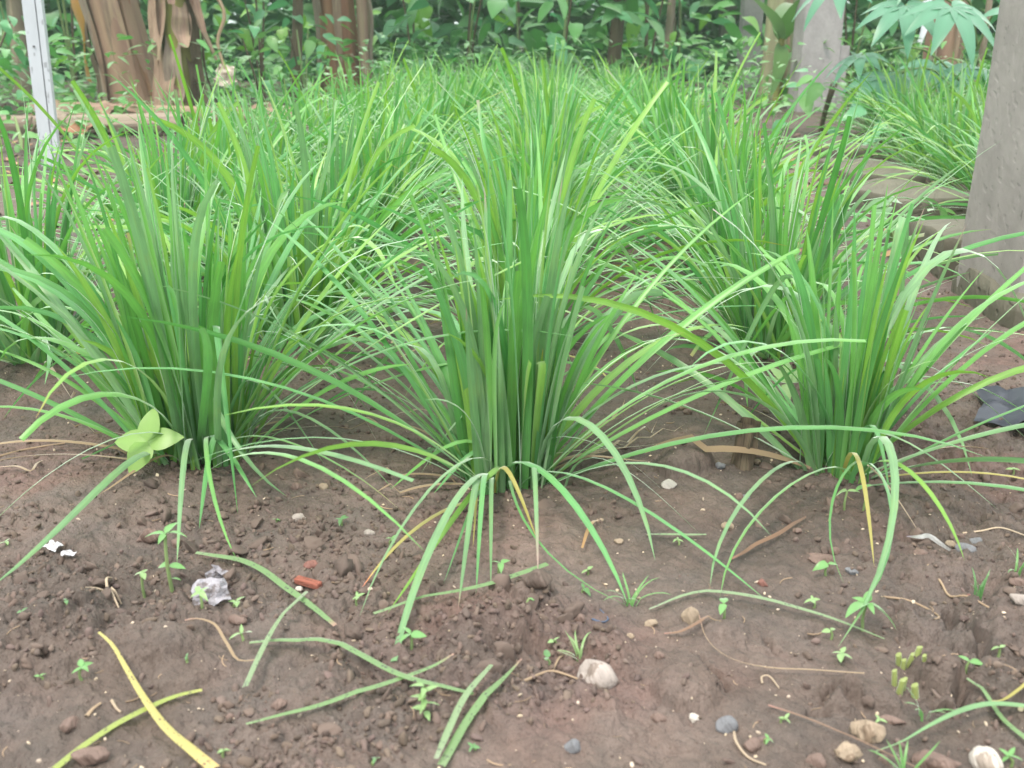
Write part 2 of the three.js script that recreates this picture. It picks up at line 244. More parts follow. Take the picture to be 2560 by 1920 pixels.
// ---------- clumps further back: five grown forms, turned and repeated ----------
const forms = [];
for (let f = 0; f < 5; f++) forms.push(clumpBlades(f === 4 ? 185 : 172, { foot: .03, tall: R(0.84, 0.95), spread: 1, inner: .42, mid: .62 }));
const merged = forms.map(fm => { const by = new Map(); for (const b of fm) { if (!by.has(b.m)) by.set(b.m, []); by.get(b.m).push(b.g); } return [...by].map(([m, gs]) => [mergeGeometries(gs), m]); });
const ord = ['first', 'second', 'third', 'fourth', 'fifth', 'sixth', 'seventh', 'eighth', 'ninth', 'tenth', 'eleventh', 'twelfth', 'thirteenth', 'fourteenth'];
function backClump(x, z, label, group, tall = 1) {
  const f = Math.floor(rnd() * 5), t = thing('chive_clump', label, 'chive clump', x, gh(x, z), z, group); t.rotation.y = R(0, 6.28); const s = R(0.92, 1.06); t.scale.set(s, s * tall, s);
  if (z > -2.0) for (const b of forms[f]) part('leaf', b.g, b.m, t);
  else for (const [g, m] of merged[f]) tag(part('foliage', g, m, t), 'tangle of narrow chive leaves', null, null, 'stuff');
}
const lines = [['outer left row', -0.475, 1], ['left row', -0.238, 1], ['middle row', 0.0, 1], ['right row', 0.238, 1]];
for (const [name, x0, start] of lines) for (let r = start; r < 14; r++) {
  const z = -0.95 - (r - 1) * 0.25 + R(-0.03, 0.03), x = x0 + 0.05 * (-z - 0.64) + R(-0.02, 0.02);
  backClump(x, z, `${ord[r]} chive clump from the front in the ${name}`, frontGroup);
}
for (let c = 0; c < 3; c++) for (let r = 0; r < 7; r++) {
  const z = -1.55 - r * 0.30 + R(-0.03, 0.03), x = 0.84 + c * 0.24 + 0.06 * r + R(-0.02, 0.02);
  backClump(x, z, `${ord[r]} chive clump in the ${['kerb side', 'middle', 'outer'][c]} row of the bed beyond the kerb stones`, 'chive clumps in the bed beyond the kerb', 1.0);
}

// ---------- broad leaves ----------
function broadLeaf(L, W, { tip = 1.4, droopY = 0.25, fold = 0.2, n = 6, wave = 0 } = {}) {   // lies along +x from its stalk, faces up
  const pos = [], idx = [], uv = [], col = [];
  for (let i = 0; i <= n; i++) {
    const s = i / n, w = W / 2 * Math.pow(Math.sin(Math.PI * Math.pow(s, 0.72)), 0.8) * (1 - 0.15 * s * tip) + 0.0006 * L, y = -droopY * L * s * s + 0.08 * L * s;
    for (let k = 0; k < 3; k++) { const c = k - 1; pos.push(L * s * (1 - 0.12 * droopY * s), y + fold * w * Math.abs(c) + wave * L * Math.sin(s * 9 + c) * Math.abs(c), w * c); uv.push(c * w * 8, s * L * 8); const v = c ? 1 : 1.12; col.push(v, v, v); if (i && k) { const q = i * 3 + k; idx.push(q - 4, q - 3, q - 1, q - 3, q, q - 1); } }
  }
  const g = new THREE.BufferGeometry(); g.setAttribute('position', new THREE.Float32BufferAttribute(pos, 3)); g.setAttribute('uv', new THREE.Float32BufferAttribute(uv, 2)); g.setAttribute('color', new THREE.Float32BufferAttribute(col, 3)); g.setIndex(idx); g.computeVertexNormals(); return g;
}
function tube(pts, r0, r1, radial = 6, seg = 8) { const c = new THREE.CatmullRomCurve3(pts), g = new THREE.TubeGeometry(c, seg, 1, radial, false), p = g.attributes.position, o = V();
  for (let i = 0; i <= seg; i++) { c.getPointAt(i / seg, o); const r = r0 + (r1 - r0) * i / seg; for (let k = 0; k <= radial; k++) { const q = i * (radial + 1) + k; p.setXYZ(q, o.x + (p.getX(q) - o.x) * r, o.y + (p.getY(q) - o.y) * r, o.z + (p.getZ(q) - o.z) * r); } } g.computeVertexNormals(); return g; }
const ovate = [broadLeaf(1, 0.55, { droopY: 0.3 }), broadLeaf(1, 0.62, { droopY: 0.5, wave: 0.02 }), broadLeaf(1, 0.42, { droopY: 0.2 })];
function seedling(name, label, x, z, spec, mat, stemH, group) {   // spec: [azimuth, length, elevation][]
  const y = gh(x, z), t = thing(name, label, 'weed', x, y, z, group);
  part('stem', tube([V(0, -0.004, 0), V(R(-.002, .002), stemH * 0.5, R(-.002, .002)), V(0, stemH, 0)], 0.0008 + stemH * 0.012, 0.0006 + stemH * 0.008, 5, 4), stemMat, t);
  for (const [az, L, el, h = 1, v = 0] of spec) { const l = part('leaf', ovate[v], mat, t); l.scale.set(L * .85, L * R(.5, 1.2), L * R(.6, .95)); l.position.set(0, stemH * h, 0); l.rotation.order = 'YZX'; l.rotation.set(R(-.4, .4), -az, el + R(-.15, .15)); }
  return t;
}
// pale four-leaved seedling in front of the left clump
seedling('weed_seedling', 'pale green four-leaved seedling in front of the left chive clump', -0.2585,-0.6517, [[-1.5, .024, .35], [3.2, .025, .05], [-.05, .026, .1], [1.95, .027, -.1]], weedMat[3], .030).rotation.x = .55;
scene.children[scene.children.length - 1].children.forEach(l => { if (l.name === 'leaf') l.scale.set(.027, .018, .034); });
seedling('weed_seedling', 'leafy pale sapling half hidden behind the right clump', 0.2234,-0.7444, [[3.3, .036, .1], [.1, .030, .3], [-1.4, .03, .6], [1.8, .030, -.2], [-2.3, .026, .7], [-.6, .026, .5]], weedMat[1], .035);
seedling('weed_seedling', 'slender weed beside the brown stone under the left clump', -0.1961,-0.4892, [[3.2, .015, .15], [.1, .016, .1], [-1.2, .014, .5], [1.7, .010, .1], [3.4, .011, -.1, .45], [.3, .013, .1, .45], [.2, .008, .2, .2]], weedMat[0], .036);
seedling('weed_seedling', 'two-leaved weed under the tip of the long right clump leaf', 0.1905,-0.4513, [[2.6, .022, .15], [.35, .024, -.45], [-1.3, .010, .6], [1.5, .010, .1], [3.6, .010, .4]], weedMat[0], .018);
const littleWeeds = [
  [-0.2113,-0.4034, .011, 0, .007, 'small green seedling above the crossed yellow leaves'], [-0.1419,-0.4363, .014, 1, .006, 'pale seedling between the dry bent leaf and the brown pebble'], [-0.1690,-0.4584, .011, 1, .010, 'pale seedling in front of the crumpled grey wrapper'],
  [-0.1544,-0.4721, .009, 1, .004, 'tiny seedling right beside the crumpled grey wrapper'], [-0.3157,-0.5378, .009, 1, .004, 'tiny seedling at the edge of the left clump leaves'], [-0.2622,-0.4490, .006, 2, .003, 'tiny dark seedling on the left bare soil'], [-0.2359,-0.4460, .007, 2, .004, 'faint seedling below the pale root tuft'],
  [-0.2105,-0.4849, .011, 1, .016, 'upright grey-green weed left of the crumpled wrapper'], [-0.1625,-0.4119, .006, 2, .004, 'tiny dark seedling below the dry bent leaf'], [-0.1273,-0.3503, .006, 1, .003, 'tiny seedling beside the thick yellow leaf'], [-0.1115,-0.5690, .009, 2, .004, 'faint seedling beyond the white pebble'],
  [-0.1541,-0.5690, .006, 0, .003, 'minute seedling left of the white pebble'], [-0.2330,-0.4034, .006, 0, .003, 'minute seedling at left above the lime leaf'],
  [-0.0519,-0.4242, .014, 0, .008, 'three-leaved seedling where a drooping leaf tip rests'], [-0.0752,-0.5419, .009, 0, .005, 'seedling under the long drooping leaf of the middle clump'], [0.0451,-0.5074, .007, 1, .004, 'mint coloured seedling between two drooping leaves'],
  [0.0095,-0.4640, .006, 0, .004, 'tiny seedling on the reddish clod'], [-0.0863,-0.4721, .007, 1, .005, 'tiny seedling behind a drooping leaf tip'], [-0.0174,-0.3523, .006, 2, .003, 'tiny dark seedling near the paired cut leaves'], [-0.0067,-0.5037, .012, 0, .008, 'thin seedling behind the cut leaf below the middle clump'],
  [0.0172,-0.4119, .011, 2, .006, 'olive green leafy weed beside the thin roots'], [0.0410,-0.4831, .009, 2, .004, 'flat seedling along the thin arched leaf'], [0.0216,-0.4298, .006, 1, .004, 'tiny pale seedling above the olive weed'], [-0.0599,-0.3452, .006, 2, .003, 'minute seedling at the bottom edge'],
  [0.1691,-0.4747, .008, 1, .004, 'round-leaved seedling above the fallen green leaf'], [0.1694,-0.4430, .011, 1, .006, 'grey-green seedling just below the fallen green leaf'], [0.1691,-0.4242, .012, 1, .005, 'grey-green four-leaved seedling at the end of the long drooping leaf'],
  [0.1149,-0.4560, .016, 0, .010, 'bright seedling beside the rough tan clod'], [0.1043,-0.5450, .008, 1, .003, 'seedling under the short cut leaf'], [0.1158,-0.3598, .007, 0, .003, 'tiny seedling beneath the grey pebble'], [0.1269,-0.3737, .007, 1, .003, 'tiny pale seedling on the brown fibre'],
  [0.1710,-0.3742, .006, 1, .003, 'minute seedling above the rough tan stone'], [0.2177,-0.3467, .011, 0, .005, 'round green seedling beside the white round stone'], [0.2455,-0.4166, .010, 1, .006, 'pale seedling at the end of the soil crack'], [0.2271,-0.4086, .011, 0, .008, 'seedling beside the lower crack'], [0.1868,-0.5055, .014, 0, .008, 'light green leaf seedling left of the yellow leaf'],
  [0.2243,-0.5889, .017, 1, .014, 'broad-leaved seedling at the foot of the right clump'], [0.2377,-0.5913, .015, 0, .018, 'upright seedling beside the yellow leaf of the right clump'], [-0.0617,-0.6603, .015, 2, .012, 'dark seedling left of the middle clump base'], [0.3650,-0.6460, .009, 1, .005, 'tiny seedling on the crumbly soil below the plastic sheet'], [0.4043,-0.7760, .012, 1, .008, 'seedling at the corner of the plastic sheet']];
for (const [x, z, L, mi, h, label] of littleWeeds) { const n = 2 + Math.floor(rnd() * 3), a = R(0, 6.28), sp = [];  for (let i = 0; i < n; i++) sp.push([a + i * 6.283 / n + R(-.3, .3), L * R(.5, .8), R(-.1, .45), 1, i % 3]); seedling('weed_seedling', label, x, z, sp, weedMat[mi], h, 'small weed seedlings in the soil'); }
// seedling with stacked leaf pairs, front centre
{ const sp = []; for (let i = 0; i < 5; i++) sp.push([-1.57 + R(-.4, .4) + (i % 2 ? 1.4 : -1.4), .0085, .25, 0.25 + i * .19], [1.57 + R(-.4, .4), .0075, .1, 0.2 + i * .19]); seedling('weed_seedling', 'round-leaved seedling below the long cut leaf', -0.0402,-0.3748, sp, weedMat[1], .017); }
function tuft(label, x, z, h, n, mi = 0) { const t = thing('grass_tuft', label, 'grass tuft', x, gh(x, z), z, 'small grass tufts'); for (let i = 0; i < n; i++) part('blade', ribbon(bladePts(R(-.002, .002), R(-.002, .002), R(0, 6.28), R(0.1, .7), h * R(.7, 1.1), R(.3, 1.4), null, 1.3, 6), 0.0014, { base: 0 }), weedMat[mi], t); }
tuft('wispy grass tuft behind the big pale stone', 0.0356,-0.4207, .022, 6, 1); tuft('grass tuft where the wide drooping leaf touches the soil', 0.0652,-0.4713, .026, 7, 0); tuft('grass tuft near the edge of the cracked soil', 0.3016,-0.5074, .030, 6, 0); tuft('small grass tuft beside the reddish crumbs', 0.2635,-0.4755, .018, 6, 2); tuft('thin grass sprouts below the cut stubs', 0.1935,-0.3812, .020, 5, 0); tuft('spiky grass sprout at the bottom edge', 0.1705,-0.3401, .022, 9, 0);

// ---------- cut leaves lying on the soil ----------
function lying(name, label, category, pts, W, mat, o = {}) {
  const c = new THREE.CatmullRomCurve3(pts.map(p => V(p[0], 0, p[1]))), n = o.n || 18, out = [], mid = c.getPoint(0.5);
  for (let i = 0; i <= n; i++) { const p = c.getPointAt(i / n); out.push(V(p.x, 0, p.z)); }
  let ys = out.map(p => Math.max(gh(p.x, p.z), gh(p.x + 0.003, p.z), gh(p.x - 0.003, p.z), gh(p.x, p.z - 0.003), gh(p.x, p.z + 0.003)));
  for (let k = 0; k < 40; k++) ys = ys.map((y, i) => Math.max(y, 0.5 * y + 0.25 * ((ys[i - 1] ?? y) + (ys[i + 1] ?? y))));   // a stiff strip bridges hollows
  out.forEach((p, i) => { p.y = ys[i] + (o.up ?? 0.0016) + (o.lift ? o.lift * Math.sin(Math.PI * i / n) : 0); });
  const g = ribbon(out, W * (o.thin ?? 0.4), { fold: o.fold ?? 0.22, twist: o.twist ?? 0, roll: o.roll ?? R(-.15, .15), cut: o.cut ?? true, profile: o.profile, tipDry: o.dry ?? 0, base: o.base ?? 1, across: 2 });
  g.translate(-mid.x, -0, -mid.z); return solo(name, g, mat, label, category, mid.x, 0, mid.z, o.group);
}
const cg = { group: 'cut leaves lying on the soil' };
lying('cut_leaf', 'thick bright yellow leaf crossing over a lime leaf', 'cut leaf', [[-0.1266,-0.3353], [-0.1542,-0.3598], [-0.1717,-0.3800], [-0.1874,-0.3996], [-0.2024,-0.4180], [-0.2118,-0.4270]], .0125, cutYellow, { ...cg, up: .0045, fold: .4, profile: s => 1 - .72 * s });
lying('cut_leaf', 'lime yellow leaf lying under the thick yellow leaf', 'cut leaf', [[-0.1501,-0.3939], [-0.1602,-0.3896], [-0.1706,-0.3812], [-0.1830,-0.3674], [-0.1920,-0.3534], [-0.1978,-0.3401]], .0085, cutLime, { ...cg, profile: s => .62 + .38 * smooth(0, .4, s) });
lying('cut_leaf', 'long green leaf lying below the left clump', 'cut leaf', [[-0.1928,-0.5247], [-0.1791,-0.5184], [-0.1624,-0.5111], [-0.1456,-0.4982], [-0.1293,-0.4806], [-0.1122,-0.4640], [-0.0941,-0.4449]], .0095, cutGreen, { ...cg, dry: .04, lift: .004 });
lying('cut_leaf', 'soil-speckled leaf laid across the long green leaf', 'cut leaf', [[-0.1147,-0.4730], [-0.1197,-0.4529], [-0.1244,-0.4313], [-0.1268,-0.4099], [-0.1279,-0.3902]], .0085, cutPale, { ...cg, up: .004, lift: .003, twist: .5, profile: s => .6 + .4 * smooth(.3, .7, s) });
lying('cut_leaf', 'longest curved green leaf in the front soil', 'cut leaf', [[-0.1359,-0.4298], [-0.1222,-0.4291], [-0.1062,-0.4249], [-0.1023,-0.4249], [-0.0757,-0.4093], [-0.0538,-0.3951], [-0.0375,-0.3884], [-0.0182,-0.3836]], .0098, cutGreen, { ...cg, lift: .005, n: 24, fold: .35 });
lying('cut_leaf', 'thin green leaf passing under the longest cut leaf', 'cut leaf', [[-0.1211,-0.3652], [-0.1053,-0.3714], [-0.0898,-0.3759], [-0.0719,-0.3836], [-0.0537,-0.3939], [-0.0346,-0.4034], [-0.0289,-0.4093]], .0078, cutGreen, { ...cg, profile: s => .3 + .7 * Math.sin(Math.PI * clamp(s * .92 + .04)), dry: .1 });
lying('cut_leaf', 'straight pale leaf at the bottom, upper of a pair', 'cut leaf', [[-0.0328,-0.3401], [-0.0279,-0.3598], [-0.0235,-0.3742], [-0.0179,-0.3860], [-0.0100,-0.4002]], .0085, cutPale, { ...cg, up: .006 });
lying('cut_leaf', 'straight darker leaf at the bottom, lower of a pair', 'cut leaf', [[-0.0306,-0.3401], [-0.0209,-0.3663], [-0.0131,-0.3812], [-0.0055,-0.3951], [0.0048,-0.4150]], .0095, cutGreen, { ...cg, profile: s => 1 - .75 * smooth(.45, 1, s), dry: .15 });
lying('cut_leaf', 'pale cut leaf lying across below the middle clump', 'cut leaf', [[-0.0740,-0.4486], [-0.0520,-0.4620], [-0.0301,-0.4713], [-0.0074,-0.4831], [0.0207,-0.5033]], .0088, cutGreen, { ...cg, up: .003, profile: s => .55 + .45 * smooth(.2, .8, s) });
lying('cut_leaf', 'flat green leaf lying on the soil below the right clump', 'cut leaf', [[0.0755,-0.4632], [0.0996,-0.4755], [0.1164,-0.4768], [0.1401,-0.4721], [0.1565,-0.4653], [0.1723,-0.4579], [0.1834,-0.4510], [0.1976,-0.4405]], .0080, cutPale, { ...cg, profile: s => .25 + .75 * Math.sin(Math.PI * clamp(s * .94 + .03)), lift: .003 });
lying('cut_leaf', 'arched narrow green leaf in the bottom right corner', 'cut leaf', [[0.1623,-0.3538], [0.1740,-0.3560], [0.1873,-0.3619], [0.2102,-0.3719], [0.2230,-0.3751], [0.2413,-0.3737]], .0075, chive[4], { ...cg, lift: .008, profile: s => .15 + .85 * smooth(0, .7, s) });
lying('cut_leaf', 'green leaf half buried at the lower crack', 'cut leaf', [[0.2218,-0.3983], [0.2255,-0.3872], [0.2276,-0.3719], [0.2323,-0.3587]], .008, cutGreen, { ...cg, profile: s => .5 + .5 * s });
lying('cut_leaf', 'short green leaf piece lying right of the middle clump droops', 'cut leaf', [[0.0883,-0.5514], [0.0969,-0.5510], [0.1091,-0.5493], [0.1234,-0.5497]], .0052, cutPale, { ...cg, up: .003 });
lying('dry_leaf', 'yellow tan bent dry leaf left of the speckled leaf', 'dry leaf', [[-0.1703,-0.4356], [-0.1650,-0.4393], [-0.1564,-0.4378], [-0.1460,-0.4235], [-0.1367,-0.4119], [-0.1284,-0.4163]], .0040, tanLeaf, { lift: .004 });
lying('dry_leaf', 'brown curled dead leaf strip left of the right clump droops', 'dry leaf', [[0.1324,-0.5223], [0.1417,-0.5286], [0.1519,-0.5378], [0.1616,-0.5440], [0.1704,-0.5503], [0.1819,-0.5623], [0.1943,-0.5759]], .0060, brownLeaf, { lift: .003, twist: 1.2 });
lying('dry_stalk', 'long pale dry stalk across the cracked soil', 'dry stalk', [[0.1017,-0.4557], [0.1012,-0.4349], [0.1054,-0.4221], [0.1137,-0.4139], [0.1290,-0.4097], [0.1496,-0.4103], [0.1765,-0.4102]], .0030, tanLeaf, { profile: s => .35 + .65 * smooth(.4, .6, s), lift: .002 });
lying('dry_stalk', 'brown fibrous stalk slanting along the bottom right', 'dry stalk', [[0.1217,-0.3836], [0.1354,-0.3742], [0.1504,-0.3619], [0.1622,-0.3534], [0.1735,-0.3452], [0.1845,-0.3372]], .0036, brownLeaf, { lift: .002, profile: s => 1 - .6 * s });
lying('dry_leaf', 'tan dry leaf curl in the left soil', 'dry leaf', [[-0.3735,-0.6460], [-0.3596,-0.6418], [-0.3415,-0.6295], [-0.3463,-0.6488], [-0.3469,-0.6574]], .0045, tanLeaf, { lift: .004 });
lying('dry_leaf', 'reddish dead leaf scrap beside the crooked stalk', 'dry leaf', [[0.0809,-0.4422], [0.0886,-0.4415], [0.0990,-0.4468], [0.1066,-0.4544]], .0055, brownLeaf, { lift: .002 });
lying('dry_leaf', 'orange dead leaf end hanging by the wide drooping leaf', 'dry leaf', [[0.0553,-0.5668], [0.0499,-0.5514], [0.0434,-0.5327]], .0055, leafMat('orange_leaf', .42, .23, .07), { lift: .006 });
lying('dry_leaf', 'yellow dry leaf in the bottom right corner', 'dry leaf', [[0.2261,-0.3836], [0.2296,-0.3794], [0.2360,-0.3800], [0.2447,-0.3836]], .004, yellowLeaf, { lift: .003 });
lying('dry_leaf', 'orange straw scraps at the foot of the left clump', 'dry leaf', [[-0.2013,-0.7408], [-0.1887,-0.7320], [-0.1807,-0.7444]], .006, tanLeaf, { lift: .006 });
lying('dry_leaf', 'dry straw leaf between left and middle clumps', 'dry leaf', [[-0.1350,-0.7408], [-0.1203,-0.7408], [-0.1089,-0.7355]], .006, tanLeaf, { lift: .004 });
lying('dry_leaf', 'tan dry leaf behind the middle clump', 'dry leaf', [[-0.1076,-0.8966], [-0.0931,-0.9118], [-0.0758,-0.9382]], .007, tanLeaf, { lift: .004 });
lying('dry_leaf', 'curled brown dry leaf left of the middle clump', 'dry leaf', [[-0.0965,-0.7553], [-0.0842,-0.7408], [-0.0759,-0.7534], [-0.0669,-0.7590]], .005, tanLeaf, { lift: .008 });

// thin roots and straws
function straw(name, label, pts, r, mat, group) { const mid = pts[Math.floor(pts.length / 2)], q = pts.map(p => V(p[0] - mid[0], gh(p[0], p[1]) + r * 0.7 + (p[2] || 0), p[1] - mid[1])); return solo(name, tube(q, r, r * 0.6, 5, 16), mat, label, name === 'root' ? 'root' : 'straw', mid[0], 0, mid[1], group); }
straw('root', 'pale thread root on the right soil', [[0.2932,-0.5634], [0.3039,-0.5612], [0.3144,-0.5590], [0.3274,-0.5514]], .0008, rootMat);
straw('root', 'pale root thread at the bottom below the grey pebble', [[0.1023,-0.3686], [0.1020,-0.3619], [0.1055,-0.3534], [0.1121,-0.3477]], .0008, rootMat);
straw('root', 'reddish root fork in front of the olive weed', [[0.0056,-0.3970], [0.0195,-0.4086], [0.0260,-0.4073], [0.0330,-0.4027]], .0009, strawMat);
straw('root', 'thin root reaching up from the fork', [[0.0199,-0.4086], [0.0235,-0.4153], [0.0263,-0.4228]], .0007, strawMat);
straw('straw', 'thin straw arching below the right clump', [[0.2128,-0.4840], [0.2261,-0.4823], [0.2354,-0.4730], [0.2342,-0.4592], [0.2268,-0.4498]], .0008, strawMat);
straw('straw', 'straw along the reddish crumbs', [[0.2504,-0.5149], [0.2513,-0.4982], [0.2510,-0.4840], [0.2557,-0.4755], [0.2649,-0.4656]], .0009, strawMat);
straw('straw', 'pale short straw left of the crossed leaves', [[-0.1912,-0.3869], [-0.1878,-0.3830], [-0.1841,-0.3794]], .0009, rootMat);
straw('straw', 'pale straw scrap near the lime leaf', [[-0.1965,-0.3714], [-0.1961,-0.3777], [-0.1950,-0.3836]], .0010, strawMat);
straw('straw', 'dark twig across the smooth left soil', [[-0.3850,-0.6691], [-0.3748,-0.6813], [-0.3585,-0.6890], [-0.3454,-0.6922]], .0011, strawMat);
straw('straw', 'thin brown straw on the bare soil behind the right clump', [[0.3395,-1.0864], [0.3350,-1.0325], [0.3272,-0.9659]], .0010, strawMat);
straw('straw', 'pale crossing straw near the kerb', [[0.4520,-1.4557], [0.4514,-1.4203], [0.4519,-1.3864]], .0014, strawMat);
straw('root', 'curled pale root at the bottom of the right soil', [[0.1235,-0.4021], [0.1242,-0.4066], [0.1278,-0.4079], [0.1313,-0.3996]], .0006, rootMat);
straw('straw', 'blue plastic thread in front of the middle clump', [[0.0435,-0.4560], [0.0496,-0.4548], [0.0527,-0.4592], [0.0491,-0.4688]], .0006, stoneMat('blue_thread', .12, .18, .30));
{ const c = [-0.2287,-0.4789], t = thing('root_tuft', 'pale tangled root tuft on the left soil', 'root', c[0], gh(...c), c[1]);
  for (const e of [[-0.2333,-0.4955], [-0.2205,-0.4755], [-0.2177,-0.4656], [-0.2331,-0.4738], [-0.2355,-0.4672], [-0.2275,-0.4721]]) { const dx = e[0] - c[0], dz = e[1] - c[1]; part('strand', tube([V(0, .004, 0), V(dx * .5 + R(-.004, .004), .009, dz * .5 + R(-.004, .004)), V(dx, .001 + gh(...e) - gh(...c), dz)], .0009, .0005, 5, 8), rootMat, t); } }

// ---------- stones ----------
function stoneGeo(rx, ry, rz, rough, k, detail = 3) { const g = new THREE.IcosahedronGeometry(1, detail), p = g.attributes.position, v = V(); 
  for (let i = 0; i < p.count; i++) { v.fromBufferAttribute(p, i).normalize(); const n = 1 + rough * (vnoise(v.x * 1.7 + k, v.y * 1.7 + v.z * 2.1, k) + 0.5 * vnoise(v.z * 4 + k, v.x * 4 - v.y * 3, k + 1) + 0.25 * vnoise(v.y * 9 + k, v.x * 9 + v.z * 7, k + 2)); v.multiplyScalar(n); if (k > 0 && rough > .11) for (let c = 0; c < 7; c++) { const e = V(hash(c, Math.round(k * 99), 1) - .5, hash(c, Math.round(k * 99), 2) - .5, hash(c, Math.round(k * 99), 3) - .5).normalize(), o = .62 + .3 * hash(c, Math.round(k * 99), 4), d = v.dot(e) - o; if (d > 0) v.addScaledVector(e, -d * .9); } p.setXYZ(i, v.x * rx, v.y * ry, v.z * rz); }
  const uv = g.attributes.uv; for (let i = 0; i < p.count; i++) uv.setXY(i, p.getX(i) * 34 + p.getY(i) * 21, p.getZ(i) * 34 + p.getY(i) * 21);
  const q = weldNormals(g); return q; }
function weldNormals(g) { const p = g.attributes.position, map = new Map(), n = new Float32Array(p.count * 3), a = V(), b = V(), c = V(); const key = i => Math.round(p.getX(i) * 1e6) + '_' + Math.round(p.getY(i) * 1e6) + '_' + Math.round(p.getZ(i) * 1e6);
  for (let i = 0; i < p.count; i += 3) { a.fromBufferAttribute(p, i); b.fromBufferAttribute(p, i + 1).sub(a); c.fromBufferAttribute(p, i + 2).sub(a); b.cross(c); for (let k = 0; k < 3; k++) { const s = key(i + k); if (!map.has(s)) map.set(s, V()); map.get(s).add(b); } }
  for (let i = 0; i < p.count; i++) { const v = map.get(key(i)).clone().normalize(); n.set([v.x, v.y, v.z], i * 3); } g.setAttribute('normal', new THREE.BufferAttribute(n, 3)); return g; }
const stoneMats = { pale: stoneMat('pale_stone', .33, .28, .25), white: stoneMat('white_stone', .48, .43, .38), grey: stoneMat('grey_stone', .15, .15, .16), brown: stoneMat('brown_stone', .16, .105, .085), tan: stoneMat('tan_stone', .29, .22, .155), red: stoneMat('brick_chip', .20, .085, .066), dark: stoneMat('soil_clod', .11, .078, .062) };
